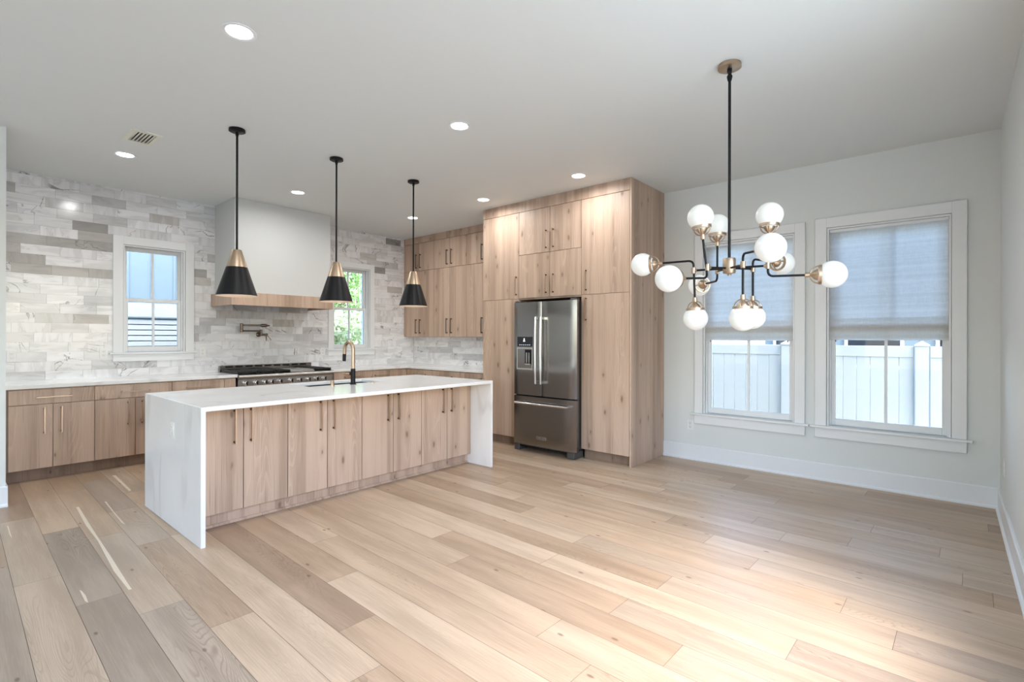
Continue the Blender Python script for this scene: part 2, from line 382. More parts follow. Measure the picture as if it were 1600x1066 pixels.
def cells(bm, xs, ys, zs, pred):
    """boundary of a set of grid cells (no inner faces)"""
    V = {}
    def vt(i, j, k):
        if (i, j, k) not in V: V[(i, j, k)] = bm.verts.new((xs[i], ys[j], zs[k]))
        return V[(i, j, k)]
    nx, ny, nz = len(xs) - 1, len(ys) - 1, len(zs) - 1
    full = lambda i, j, k: 0 <= i < nx and 0 <= j < ny and 0 <= k < nz and pred((xs[i] + xs[i + 1]) / 2, (ys[j] + ys[j + 1]) / 2, (zs[k] + zs[k + 1]) / 2)
    for i in range(nx):
        for j in range(ny):
            for k in range(nz):
                if not full(i, j, k): continue
                if not full(i - 1, j, k): bm.faces.new((vt(i, j, k), vt(i, j, k + 1), vt(i, j + 1, k + 1), vt(i, j + 1, k)))
                if not full(i + 1, j, k): bm.faces.new((vt(i + 1, j, k), vt(i + 1, j + 1, k), vt(i + 1, j + 1, k + 1), vt(i + 1, j, k + 1)))
                if not full(i, j - 1, k): bm.faces.new((vt(i, j, k), vt(i + 1, j, k), vt(i + 1, j, k + 1), vt(i, j, k + 1)))
                if not full(i, j + 1, k): bm.faces.new((vt(i, j + 1, k), vt(i, j + 1, k + 1), vt(i + 1, j + 1, k + 1), vt(i + 1, j + 1, k)))
                if not full(i, j, k - 1): bm.faces.new((vt(i, j, k), vt(i, j + 1, k), vt(i + 1, j + 1, k), vt(i + 1, j, k)))
                if not full(i, j, k + 1): bm.faces.new((vt(i, j, k + 1), vt(i + 1, j, k + 1), vt(i + 1, j + 1, k + 1), vt(i, j + 1, k + 1)))

def root_of(o):
    while o.parent: o = o.parent
    return o
def obj(name, bm, m, parent=None, kind=None, bevel=0.0):
    """link a bmesh written in world coordinates as ONE mesh object"""
    me = bpy.data.meshes.new(name)
    base = Vector((0, 0, 0))
    if parent is not None:
        q = parent
        while q: base += q.location; q = q.parent
    if base.length: bmesh.ops.translate(bm, verts=bm.verts, vec=-base)
    bm.normal_update(); bm.to_mesh(me); bm.free()
    me.set_sharp_from_angle(angle=math.radians(38))
    for mm in (m if isinstance(m, (list, tuple)) else [m]): me.materials.append(mm)
    o = bpy.data.objects.new(name, me); COL.objects.link(o)
    if parent is not None: o.parent = parent
    if kind: o['kind'] = kind
    if bevel:
        b = o.modifiers.new('bevel', 'BEVEL'); b.width = bevel; b.segments = 2; b.limit_method = 'ANGLE'; b.angle_limit = math.radians(40)
    return o
def thing(name, label, cat, loc, group=None):
    o = bpy.data.objects.new(name, None); COL.objects.link(o); o.location = loc; o.empty_display_size = 0.1
    o['label'] = label; o['category'] = cat
    if group: o['group'] = group
    return o
def tag(o, label, cat, group=None):
    o['label'] = label; o['category'] = cat
    if group: o['group'] = group
    return o
def B(): return bmesh.new()
def boxobj(name, m, parent, dims, bev=0.0, seg=1):
    bm = B(); box(bm, *dims, bev=bev, seg=seg); return obj(name, bm, m, parent)
def set_origin(o, loc):
    """move a single-mesh thing's origin without moving the thing"""
    loc = Vector(loc); o.data.transform(Matrix.Translation(-loc)); o.location = loc
    return o

# ------------------------------------------------------------------ floor
def clip_poly(poly, x0, x1, y0, y1):
    def cut(p, f):
        out = []
        for i in range(len(p)):
            a, b = p[i], p[(i + 1) % len(p)]; fa, fb = f(a), f(b)
            if fa >= 0: out.append(a)
            if (fa >= 0) != (fb >= 0):
                t = fa / (fa - fb); out.append((a[0] + (b[0] - a[0]) * t, a[1] + (b[1] - a[1]) * t))
        return out
    for f in (lambda p: p[0] - x0, lambda p: x1 - p[0], lambda p: p[1] - y0, lambda p: y1 - p[1]):
        if len(poly) < 3: return []
        poly = cut(poly, f)
    return poly if len(poly) >= 3 else []

rng = random.Random(11)
TH = math.radians(88.8); PW = 0.1962
fa = Vector((math.cos(TH), math.sin(TH))); fb = Vector((math.sin(TH), -math.cos(TH)))
th0 = math.radians(88.1)
_a0 = Vector((math.cos(th0), math.sin(th0))); _b0 = Vector((math.sin(th0), -math.cos(th0)))
# end joints of the boards (across, along) and the tone of the board on the near side of each joint
WARM, TAN, LIGHT, GREY, DGREY, BROWN = (0.575, 0.445, 0.325), (0.51, 0.385, 0.275), (0.625, 0.500, 0.375), (0.47, 0.39, 0.315), (0.425, 0.35, 0.28), (0.44, 0.325, 0.235)
BEIGE = (0.56, 0.455, 0.35)
JOINTS = [
 (0.13, 4.266, DGREY, 0.5), (0.13, 6.0, TAN, 0.3), (0.32, 3.884, BEIGE, 0.5), (0.32, 5.28, BEIGE, 0.25), (0.32, 7.0, BROWN, 0.3),
 (0.52, 3.374, DGREY, 0.8), (0.52, 4.769, DGREY, 1.0), (0.52, 7.1, WARM, 0.3), (0.71, 3.048, GREY, 0.8), (0.71, 4.425, BEIGE, 0.4), (0.71, 5.9, WARM, 0.3), (0.71, 7.2, TAN, 0.4),
 (0.90, 2.666, LIGHT, 0.2), (0.90, 4.06, TAN, 0.6), (0.90, 4.989, BEIGE, 0.5), (0.90, 6.2, GREY, 0.3), (0.90, 7.3, TAN, 0.3),
 (1.13, 1.842, TAN, 0.8), (1.13, 4.1, LIGHT, 0.2), (1.13, 5.5, WARM, 0.3), (1.31, 2.197, TAN, 0.9), (1.31, 4.2, BROWN, 0.7), (1.50, 2.685, LIGHT, 0.2), (1.50, 4.3, TAN, 0.5),
 (1.68, 1.2, WARM, 0.4), (1.68, 3.256, WARM, 0.4), (1.68, 4.4, LIGHT, 0.3), (1.90, 1.498, LIGHT, 0.3), (1.90, 4.0, WARM, 0.4), (2.08, 0.975, BEIGE, 0.4), (2.08, 2.355, TAN, 0.8), (2.08, 4.2, WARM, 0.4),
 (2.27, 1.358, BEIGE, 0.5), (2.27, 2.747, TAN, 0.5), (2.27, 4.3, LIGHT, 0.3), (2.47, 0.613, GREY, 1.0), (2.47, 1.964, LIGHT, 0.2), (2.47, 4.2, LIGHT, 0.2), (2.63, 1.3, BEIGE, 0.6), (2.63, 3.797, TAN, 0.5),
 (2.91, 0.288, GREY, 0.5), (2.91, 2.0, BEIGE, 0.5), (2.91, 4.2, LIGHT, 0.2), (3.10, 0.518, BEIGE, 0.7), (3.04, 2.645, WARM, 0.3), (3.04, 4.3, TAN, 0.6), (3.29, 1.013, BEIGE, 0.6), (3.29, 2.9, WARM, 0.3), (3.46, 1.364, LIGHT, 0.3), (3.46, 3.3, WARM, 0.3),
 (3.65, 1.727, TAN, 0.5), (3.65, 3.4, WARM, 0.3), (3.85, 1.006, BEIGE, 0.3), (3.82, 2.834, LIGHT, 0.2), (3.82, 4.4, TAN, 0.5), (3.90, 0.078, BEIGE, 0.4), (4.06, 1.248, TAN, 0.6), (4.08, 0.651, BEIGE, 0.4), (4.28, 0.194, BEIGE, 0.4), (4.47, 0.576, BEIGE, 0.4), (4.64, 1.251, TAN, 0.3), (5.09, -0.037, BROWN, 0.3), (5.45, 0.746, TAN, 0.3),
]
rows = {}
for t, s, col, g in JOINTS:
    p = _a0 * s + _b0 * t; tt, ss = p.dot(fb), p.dot(fa)
    rows.setdefault(int(math.floor((tt - 0.232) / PW)), []).append((ss, col, g))
bm = B(); uvl = bm.loops.layers.uv.new('uv'); tl = bm.loops.layers.float_color.new('tone'); gl = bm.loops.layers.float_color.new('grain')
def board(poly, z, col, g, mi=0, uo=None):
    if len(poly) < 3: return
    area2 = sum(poly[i][0] * poly[(i + 1) % len(poly)][1] - poly[(i + 1) % len(poly)][0] * poly[i][1] for i in range(len(poly)))
    if area2 < 0: poly = poly[::-1]
    vs = [bm.verts.new((x, y, z)) for x, y in poly]
    f = bm.faces.new(vs); f.material_index = mi
    u0, v0 = uo if uo else (rng.uniform(0, 60), rng.uniform(0, 60))
    for lp in f.loops:
        p = Vector((lp.vert.co.x, lp.vert.co.y))
        lp[uvl].uv = (p.dot(fa) + u0, p.dot(fb) + v0); lp[tl] = (*col, 1); lp[gl] = (g, g, g, 1)
RX0, RX1, RY0, RY1 = XREAR + 0.02, XW - 0.001, YR + 0.001, YB - 0.001
PAL = [WARM, WARM, TAN, LIGHT, BEIGE, BEIGE, WARM]
G = 0.0009
for r in range(-26, 30):
    t0 = 0.232 + r * PW; t1 = t0 + PW
    js = sorted(rows.get(r, []))
    segs = []
    if js:
        prev = -1.6 + rng.uniform(-0.5, 0.3)
        if js[0][0] - prev > 2.3:
            mid = js[0][0] - rng.uniform(1.5, 2.0); segs.append((prev, mid, rng.choice(PAL), rng.uniform(0.2, 0.7))); prev = mid
        for s, c, g in js: segs.append((prev, s, c, g)); prev = s
    else: prev = -1.6 + rng.uniform(-0.5, 0.3)
    while prev < 8.2:
        ln = rng.choice((1.3, 1.6, 1.9, 2.1)); segs.append((prev, prev + ln, rng.choice(PAL), rng.uniform(0.2, 0.7))); prev += ln
    for s0, s1, c, g in segs:
        q = [fa * s + fb * t for s, t in ((s0 + G, t0 + G), (s1 - G, t0 + G), (s1 - G, t1 - G), (s0 + G, t1 - G))]
        k = rng.uniform(0.96, 1.04)
        board(clip_poly([(p.x, p.y) for p in q], RX0, RX1, RY0, RY1), 0.0, (c[0] * k * 0.90, c[1] * k * 0.87, c[2] * k * 0.84), g)
# cream sapwood slivers along some board edges
def pxfloor(u, v):
    d = _F + _R2 * ((u - 800) / FPX) + _U2 * ((526.76 - v) / FPX); t = -CAMH / d.z
    return (d.x * t, d.y * t)
for sl in (((118.8, 793), (123, 792), (146, 829), (172, 868), (198, 909), (206, 921), (201, 922), (178, 893), (153, 846), (134, 821)),
           ((163, 784), (166, 784), (178, 800), (196, 820), (190, 817)), ((124, 922), (128, 924), (134, 931), (138, 942), (133, 940)),
           ((175, 743), (181, 743), (205, 766), (202, 768)), ((11, 822), (13, 822), (16, 832), (19, 842), (15, 836))):
    board([pxfloor(*p) for p in sl], 0.0004, (0.8, 0.7, 0.6), 0.0, mi=1)
floor = obj('floor', bm, [M['floor'], M['sapwood']], None, 'structure')
bm = B(); box(bm, XREAR, XW + 0.2, YR - 0.2, YB + 0.2, -0.16, -0.003); obj('subfloor', bm, M['underfloor'], floor)

# ------------------------------------------------------------------ walls and ceiling
WT = 0.20
W_BACK = [(1.480, 2.098, 1.190, 2.428), (4.096, 4.738, 1.190, 2.462)]            # x0,x1,z0,z1
W_RIGHT = [(1.178, 2.077, 0.533, 2.412), (0.001, 0.898, 0.533, 2.420)]           # y0,y1,z0,z1
bm = B()
cells(bm, sorted({XL - 0.10, XW + WT, *[v for w in W_BACK for v in w[:2]]}), [YB, YB + WT], sorted({0, H + 0.1, *[v for w in W_BACK for v in w[2:]]}),
      lambda x, y, z: not any(w[0] < x < w[1] and w[2] < z < w[3] for w in W_BACK))
wall_back = obj('wall_back', bm, M['grout'], None, 'structure')
bm = B()
cells(bm, [XW, XW + WT], sorted({YR - WT, YB, *[v for w in W_RIGHT for v in w[:2]]}), sorted({0, H + 0.1, *[v for w in W_RIGHT for v in w[2:]]}),
      lambda x, y, z: not any(w[0] < y < w[1] and w[2] < z < w[3] for w in W_RIGHT))
wall_right = obj('wall_right', bm, M['wall'], None, 'structure')
bm = B()   # near wall; unseen wide opening beside the camera added to let daylight in
cells(bm, [XREAR, 0.10, 2.95, XW], [YR - WT, YR], [0, 0.60, 2.60, H + 0.1], lambda x, y, z: not (0.10 < x < 2.95 and 0.60 < z < 2.60))
obj('wall_front', bm, M['wall'], None, 'structure')
bm = B()   # wall that ends beside the kitchen run
cells(bm, [XREAR, XL - 0.12, XL], [5.765, 5.90, YB + WT], [0, H + 0.1], lambda x, y, z: y < 5.90 or x > XL - 0.12)
wall_left = obj('wall_left', bm, M['wall'], None, 'structure')
bm = B()   # rear wall of the living area; three unseen openings added to let skylight in
ROP = [(0.2, 1.7), (2.25, 3.75), (4.3, 5.8)]
cells(bm, [XREAR - WT, XREAR], sorted({YR, 5.9, *[v for w in ROP for v in w]} - {5.8} | {5.72}), [0, 0.6, 2.5, H + 0.1],
      lambda x, y, z: not (0.6 < z < 2.5 and any(a < y < b for a, b in ROP)))
obj('wall_rear', bm, M['wall'], None, 'structure')
boxobj('ceiling', M['ceiling'], None, (XREAR - WT, XW + WT, YR - WT, YB + WT, H, H + 0.12))['kind'] = 'structure'

# baseboards
def base_profile(bm, p0, p1, n, h=0.165, t=0.016):
    """baseboard with a shoe moulding, from p0 to p1, n = direction into the room"""
    prof = [(0, 0), (0.030, 0), (0.030, 0.012), (0.022, 0.022), (t, 0.024), (t, h - 0.006), (t - 0.006, h), (0, h)]
    a = [bm.verts.new((p0[0] + n[0] * d, p0[1] + n[1] * d, z)) for d, z in prof]
    b = [bm.verts.new((p1[0] + n[0] * d, p1[1] + n[1] * d, z)) for d, z in prof]
    k = len(prof)
    for i in range(k): bm.faces.new((a[i], a[(i + 1) % k], b[(i + 1) % k], b[i]))
    bm.faces.new(a); bm.faces.new(list(reversed(b)))
    bmesh.ops.recalc_face_normals(bm, faces=bm.faces)
for nm, p0, p1, n in (('baseboard_right', (XW, YR), (XW, 2.540), (-1, 0)), ('baseboard_front', (XREAR, YR), (XW, YR), (0, 1)), ('baseboard_left', (XREAR, 5.765), (XL + 0.012, 5.765), (0, -1))):
    bm = B(); base_profile(bm, p0, p1, n); obj(nm, bm, M['trim'], None, 'structure')
bm = B(); box(bm, XL, XL + 0.012, 5.75, 6.60, 0, 0.165, 0.002); obj('baseboard_end', bm, M['trim'], None, 'structure')

# ------------------------------------------------------------------ marble tile cladding
trng = random.Random(5)
TW, THT = 0.305, 0.1016
DARKS = [(60, 380, .36), (120, 385, .36), (150, 388, .34), (160, 377, .30), (30, 403, .36), (70, 420, .38), (110, 418, .40), (150, 424, .38), (30, 420, .36),
         (114, 347, .26), (145, 497, .40), (155, 497, .40), (20, 300, .45), (318, 426, .34), (610, 376, .20), (597, 420, .22), (617, 450, .42), (430, 505, .55), (376, 494, .55), (465, 480, .55),
         (250, 345, .55), (230, 335, .60), (200, 330, .58), (318, 442, .55), (150, 375, .40), (20, 388, .40), (580, 400, .55), (690, 545, .36)]
def pxwall(u, v):
    d = _F + _R2 * ((u - 800) / FPX) + _U2 * ((526.76 - v) / FPX); t = YB / d.y
    return (d.x * t, CAMH + d.z * t)
DK = [(*pxwall(u, v), c) for u, v, c in DARKS]
WHITES = [pxwall(85, 402), pxwall(165, 405), pxwall(75, 432), pxwall(200, 340), pxwall(60, 325), pxwall(225, 348)]
def sub_rect(r, h):
    x0, x1, z0, z1 = r; a0, a1, b0, b1 = h
    if x1 <= a0 or x0 >= a1 or z1 <= b0 or z0 >= b1: return [r]
    out = []
    if x0 < a0: out.append((x0, a0, z0, z1))
    if x1 > a1: out.append((a1, x1, z0, z1))
    xa, xb = max(x0, a0), min(x1, a1)
    if z0 < b0: out.append((xa, xb, z0, b0))
    if z1 > b1: out.append((xa, xb, b1, z1))
    return out
def tile_mesh(u0, u1, z0, z1, holes, place, use_px):
    bm = B(); uvl = bm.loops.layers.uv.new('uv'); tl = bm.loops.layers.float_color.new('tone')
    g = 0.0007; row = 0; z = z0
    while z < z1 - 0.004:
        zt = min(z + THT, z1); u = u0 - (0.0, 0.42, 0.71, 0.2, 0.55, 0.85)[row % 6] * TW - trng.choice((0, 0.04, 0.08))
        while u < u1:
            a, b = max(u, u0), min(u + TW, u1)
            if b - a > 0.006:
                r = trng.random(); tone = trng.uniform(0.80, 0.86) if r < 0.66 else trng.uniform(0.70, 0.79) if r < 0.93 else trng.uniform(0.55, 0.66)
                warm = trng.uniform(0.0, 0.012)
                if use_px:
                    for dx, dz, c in DK:
                        if a <= dx <= b and z <= dz <= zt: tone = c * 0.8 + 0.14 + trng.uniform(0, 0.04); warm = 0.06
                    for dx, dz in WHITES:
                        if a <= dx <= b and z <= dz <= zt: tone = 0.86; warm = 0
                col = (tone * (0.99 + warm * 0.6), tone * 0.995, tone * (1.02 - warm))
                uo, vo = trng.uniform(0, 40), trng.uniform(0, 40); sw = trng.random() < 0.3
                rects = [(a + g, b - g, z + g, zt - g)]
                for hh in holes: rects = [q for rc in rects for q in sub_rect(rc, hh)]
                for (xa, xb, za, zb) in rects:
                    if xb - xa < 0.003 or zb - za < 0.003: continue
                    fr = [bm.verts.new(place(x, zz, 0.006)) for x, zz in ((xa, za), (xb, za), (xb, zb), (xa, zb))]
                    bk = [bm.verts.new(place(x, zz, 0.0002)) for x, zz in ((xa, za), (xb, za), (xb, zb), (xa, zb))]
                    fs = [bm.faces.new(fr)] + [bm.faces.new((bk[i], bk[(i + 1) % 4], fr[(i + 1) % 4], fr[i])) for i in range(4)]
                    cs = [(xa, za), (xb, za), (xb, zb), (xa, zb)]
                    for f in fs:
                        for lp in f.loops:
                            i = (fr.index(lp.vert) if lp.vert in fr else bk.index(lp.vert)); x, zz = cs[i]
                            lp[uvl].uv = (x + uo, zz + vo) if not sw else (zz + vo, x + uo); lp[tl] = (*col, 1)
            u += TW
        z = zt; row += 1
    bmesh.ops.recalc_face_normals(bm, faces=bm.faces)
    return bm
bm = tile_mesh(XL + 0.004, XW - 0.008, 0.70, H, [(w[0] - 0.01, w[1] + 0.01, w[2] - 0.01, w[3] + 0.01) for w in W_BACK], lambda u, z, d: (u, YB - d, z), True)
obj('marble_tile', bm, M['marble'], wall_back)
bm = tile_mesh(4.712, YB - 0.008, 0.80, 1.45, [], lambda u, z, d: (XW - d, u, z), False)
obj('marble_tile', bm, M['marble'], wall_right)

# ------------------------------------------------------------------ windows
def window(n, P, u0, u1, z0, z1, cw, apron_b, zm, upper_hidden=False, lat=0.0):
    """P(u, d, z): u along the wall, d towards the room (0 = wall face), z up"""
    def wb(bm, a, b, d0, d1, c, e, bev=0.0):
        p, q = P(a, d0, c), P(b, d1, e); box(bm, p[0], q[0], p[1], q[1], p[2], q[2], bev)
    w = bpy.data.objects.new('window_%d' % n, None); COL.objects.link(w); w.location = P((u0 + u1) / 2, 0, z0); w['kind'] = 'structure'
    zc = z1 + cw
    bm = B()
    wb(bm, u0 - cw, u0 - 0.004, 0.0065, 0.026, z0, zc, 0.0015); wb(bm, u1 + 0.004, u1 + cw, 0.0065, 0.026, z0, zc, 0.0015)
    wb(bm, u0 - 0.0042, u1 + 0.0042, 0.0065, 0.026, z1 + 0.004, zc, 0.0015)
    obj('casing', bm, M['trim'], w)
    bm = B(); wb(bm, u0 - cw - 0.035, u1 + cw + 0.035, 0.0065, 0.055, z0 - 0.022, z0 - 0.0005, 0.003); wb(bm, u0, u1, -0.12, 0.0066, z0 - 0.022, z0 - 0.0005)
    obj('sill', bm, M['trim'], w)
    bm = B(); wb(bm, u0 - cw, u1 + cw, 0.0065, 0.026, apron_b, z0 - 0.0225, 0.0015); obj('apron', bm, M['trim'], w)
    bm = B(); t = 0.013
    wb(bm, u0, u0 + t, -WT, 0.012, z0, z1); wb(bm, u1 - t, u1, -WT, 0.012, z0, z1); wb(bm, u0 + t, u1 - t, -WT, 0.012, z1 - t, z1); wb(bm, u0 + t, u1 - t, -WT, -0.12, z0, z0 + 0.02)
    # parting stops
    for a, b in ((u0 + t, u0 + t + 0.014), (u1 - t - 0.014, u1 - t)): wb(bm, a, b, -0.055, -0.035, z0, z1 - t)
    obj('jamb', bm, M['trim'], w)
    a, b = u0 + t, u1 - t; st = 0.042; um = (u0 + u1) / 2
    def sash(name, d0, d1, s0, s1, bot, top, inset):
        bm = B(); aa, bb = a + inset, b - inset
        wb(bm, aa, aa + st, d0, d1, s0, s1, 0.002); wb(bm, bb - st, bb, d0, d1, s0, s1, 0.002)
        wb(bm, aa + st, bb - st, d0, d1, s0, s0 + bot, 0.002); wb(bm, aa + st, bb - st, d0, d1, s1 - top, s1, 0.002)
        s = obj(name, bm, M['trim'], w)
        bm = B(); wb(bm, um - 0.011, um + 0.011, d0 + 0.006, d1 - 0.004, s0 + bot, s1 - top); obj('muntin', bm, M['trim'], s)
        dm = (d0 + d1) / 2
        bm = B(); wb(bm, aa + st - 0.004, bb - st + 0.004, dm - 0.002, dm + 0.002, s0 + bot - 0.004, s1 - top + 0.004); obj('glass_pane', bm, M['glass'], s)
        return s
    sash('lower_sash', -0.092, -0.058, z0 + 0.004, zm, 0.060, 0.040, 0.003)
    sash('upper_sash', -0.130, -0.096, zm - 0.040, z1 - t - 0.001, 0.040, 0.040, -0.002)
    return w
PB = lambda u, d, z: (u, YB - d, z)
PR = lambda u, d, z: (XW - d, u, z)
window(1, PB, *W_BACK[0], 0.098, 1.086, 1.822)
window(2, PB, *W_BACK[1], 0.086, 1.084, 1.838)
window(3, PR, *W_RIGHT[0], 0.095, 0.416, 1.500)
window(4, PR, *W_RIGHT[1], 0.100, 0.418, 1.500)

# roman shades
def shade(u0, u1, z0, z1, label, rod_end):
    t = thing('roman_shade', label, 'blind', (XW - 0.01, (u0 + u1) / 2, z1), 'linen shades on the two dining windows')
    bm = B(); n = 44; rows_ = []
    zs = [z1 - (z1 - z0 - 0.10) * k / n for k in range(n + 1)]
    pts = []
    for k, z in enumerate(zs):
        frac = k / n
        d = 0.004 + 0.0022 * (0.5 - 0.5 * math.cos(2 * PI * (z1 - z) / 0.075)) * (0.3 + frac) + 0.004 * frac
        pts.append((d, z))
    pts += [(0.020, z0 + 0.085), (0.022, z0 + 0.045), (0.021, z0 + 0.008), (0.012, z0)]
    m_ = 12
    for d, z in pts: rows_.append([bm.verts.new((XW + 0.030 - d - 0.002 * math.sin(PI * j / m_), u0 + (u1 - u0) * j / m_, z - (0.004 * math.sin(PI * j / m_) if z < z0 + 0.05 else 0))) for j in range(m_ + 1)])
    for a, b in zip(rows_, rows_[1:]):
        for j in range(m_):
            f = bm.faces.new((a[j], a[j + 1], b[j + 1], b[j])); f.smooth = True
    o = obj('shade_fabric', bm, M['linen'], t)
    # stacked folds at the bottom
    for q, (za, zb, dd) in enumerate(((z0 + 0.012, z0 + 0.150, 0.0), (z0 + 0.050, z0 + 0.205, 0.007))):
        bm = B(); sec = [(0.030 - 0.012 * q, zb), (0.024 - 0.012 * q, (za + zb) / 2 + 0.03), (0.026 - 0.012 * q, za + 0.02), (0.020 - 0.012 * q, za)]
        rr = [[bm.verts.new((XW + 0.006 + d - 0.006 * 0, y, z)) for y in (u0 + 0.001, (u0 + u1) / 2, u1 - 0.001)] for d, z in sec]
        for a, b in zip(rr, rr[1:]):
            for j in range(2):
                f = bm.faces.new((a[j], a[j + 1], b[j + 1], b[j])); f.smooth = True
        obj('bottom_fold', bm, M['linen'], t)
    boxobj('head_rail', M['trim'], t, (XW + 0.018, XW + 0.034, u0 + 0.002, u1 - 0.002, z1 - 0.012, z1 + 0.012))
    for y in (u0 + 0.05, u1 - 0.05):
        bm = B(); tube(bm, [(XW + 0.022, y, z0 + 0.004), (XW + 0.022, y, z0 - 0.018)], 0.005, 8); obj('cord_ring', bm, M['oldbronze'], t)
    return t
shade(W_RIGHT[0][0] + 0.015, W_RIGHT[0][1] - 0.015, 1.345, 2.385, 'grey linen roman shade in the window nearer the tall oak cabinets', 0)
shade(W_RIGHT[1][0] + 0.015, W_RIGHT[1][1] - 0.015, 1.355, 2.393, 'grey linen roman shade in the window nearer the room corner', 0)

# ------------------------------------------------------------------ cabinet parts
def bar_pull(bm, p0, p1, out, stand=0.032, r=0.0052, post=0.0095, square=True):
    """bar handle between two points on a face, standing off along out"""
    p0, p1, out = Vector(p0), Vector(p1), Vector(out)
    d = (p1 - p0).normalized()
    lo = Vector([min(a, b) for a, b in zip(p0 + out * (stand - r), p1 + out * (stand + r))]); hi = Vector([max(a, b) for a, b in zip(p0 + out * (stand - r), p1 + out * (stand + r))])
    s = out.cross(d); s = Vector([abs(x) for x in s])
    box(bm, *(v for i in range(3) for v in (lo[i] - s[i] * r, hi[i] + s[i] * r)), bev=0.001)
    nb = len(bm.faces)
    for c in (p0 + d * 0.012, p1 - d * 0.012):
        e = c + out * (stand - r)
        l2 = Vector([min(a, b) for a, b in zip(c, e)]); h2 = Vector([max(a, b) for a, b in zip(c, e)])
        q = Vector([abs(x) for x in d]) * post * 0.7 + s * post * 0.7
        box(bm, *(v for i in range(3) for v in (l2[i] - q[i], h2[i] + q[i])), bev=0.001)
    bm.faces.ensure_lookup_table()
    for f in bm.faces[nb:]: f.material_index = 1

class Face:
    """cabinet fronts on a vertical plane; u runs along it, out is the direction into the room"""
    def __init__(s, axis, plane, sign): s.axis, s.plane, s.sign = axis, plane, sign
    def P(s, u, d, z): return (s.plane + s.sign * d, u, z) if s.axis == 'x' else (u, s.plane + s.sign * d, z)
    def out(s): return (s.sign, 0, 0) if s.axis == 'x' else (0, s.sign, 0)
    def box(s, bm, u0, u1, d0, d1, z0, z1, bev=0.0):
        p, q = s.P(u0, d0, z0), s.P(u1, d1, z1); box(bm, p[0], q[0], p[1], q[1], p[2], q[2], bev)
    def panel(s, name, t, u0, u1, z0, z1, handle=None, gap=0.0024, hm='bronze'):
        bm = B(); s.box(bm, u0 + gap, u1 - gap, 0.0, -0.019, z0 + gap, z1 - gap, 0.0012)
        o = obj(name, bm, M['oak'], t)
        if handle:
            (ua, za), (ub, zb) = handle
            bm = B(); bar_pull(bm, s.P(ua, 0, za), s.P(ub, 0, zb), s.out()); obj('handle', bm, [M[hm], M['darkpost']], o)
        return o
    def carcass(s, t, u0, u1, depth, z0, z1, name='body'):
        bm = B(); s.box(bm, u0 + 0.0005, u1 - 0.0005, -0.0195, -depth, z0, z1); return obj(name, bm, M['oak'], t)
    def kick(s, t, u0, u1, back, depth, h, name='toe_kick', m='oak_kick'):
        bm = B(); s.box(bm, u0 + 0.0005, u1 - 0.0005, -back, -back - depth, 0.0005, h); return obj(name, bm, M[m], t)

BK = Face('y', 6.540, -1)             # fronts on the tiled wall side (facing the camera side)
ISL = Face('y', 3.957, -1)
RUN = Face('x', 4.995, -1)
UPF = Face('x', 5.430, -1)
TALL = Face('x', 4.849, -1)

# base cabinets left of the range
GB = 'oak base cabinets along the tiled wall'
def base_cab(face, u0, u1, label, split, dh, dz=(0.726, 0.869), depth=0.645, handles=True, grp=GB, dhm='bronze', kick_back=0.080, filler=None):
    t = thing('base_cabinet', label, 'cabinet', face.P((u0 + u1) / 2, -0.3, 0), grp)
    face.carcass(t, u0, u1, depth, 0.114, 0.876)
    face.kick(t, u0, u1, kick_back, depth - kick_back, 0.113)
    ue = filler if filler else u1
    face.panel('drawer_front', t, u0, ue, dz[0] + 0.001, dz[1], ((dh[0], dz[0] + 0.068), (dh[1], dz[0] + 0.068)) if dh else None, hm='brass')
    if split:
        face.panel('door', t, u0, split, 0.116, dz[0] - 0.001, ((split - 0.062, 0.445), (split - 0.062, 0.695)) if handles else None, hm=dhm)
        face.panel('door', t, split, ue, 0.116, dz[0] - 0.001, ((split + 0.062, 0.445), (split + 0.062, 0.695)) if handles else None, hm=dhm)
    if filler: face.panel('filler_strip', t, filler, u1, 0.116, dz[1])
    return t
base_cab(BK, 0.490, 1.114, 'oak base cabinet at the left end of the tiled wall, beside the white wall end', 0.800, (0.674, 0.937))
base_cab(BK, 1.114, 1.788, 'oak base cabinet under the left kitchen window, partly behind the island', 1.452, (1.323, 1.590))
base_cab(BK, 1.788, 2.452, 'oak base cabinet directly left of the steel range', 2.05, (1.92, 2.18), filler=2.324)
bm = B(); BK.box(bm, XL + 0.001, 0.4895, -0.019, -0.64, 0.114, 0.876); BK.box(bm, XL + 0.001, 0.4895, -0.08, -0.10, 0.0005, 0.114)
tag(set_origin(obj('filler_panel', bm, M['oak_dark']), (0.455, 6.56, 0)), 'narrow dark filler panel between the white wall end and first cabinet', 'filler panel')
# base cabinets right of the range
base_cab(BK, 3.738, 4.367, 'oak base cabinet just right of the range, behind the faucet', 4.05, (3.90, 4.17))
base_cab(BK, 4.367, 4.676, 'narrow oak base cabinet with one drawer under the right kitchen window', None, (4.40, 4.66))
base_cab(BK, 4.676, 5.000, 'oak base cabinet in the corner where the two worktop runs meet', None, None)
GR = 'oak base cabinets along the right wall'
base_cab(RUN, 5.915, 6.535, 'oak base cabinet on the right wall, nearest the tiled corner', 6.22, (6.06, 6.36), grp=GR, depth=0.65)
base_cab(RUN, 5.30, 5.915, 'oak base cabinet on the right wall, middle of its run', 5.60, (5.46, 5.76), grp=GR, depth=0.65)
base_cab(RUN, 4.712, 5.30, 'oak base cabinet on the right wall, beside the tall pantry', 5.00, (4.87, 5.13), grp=GR, depth=0.65)

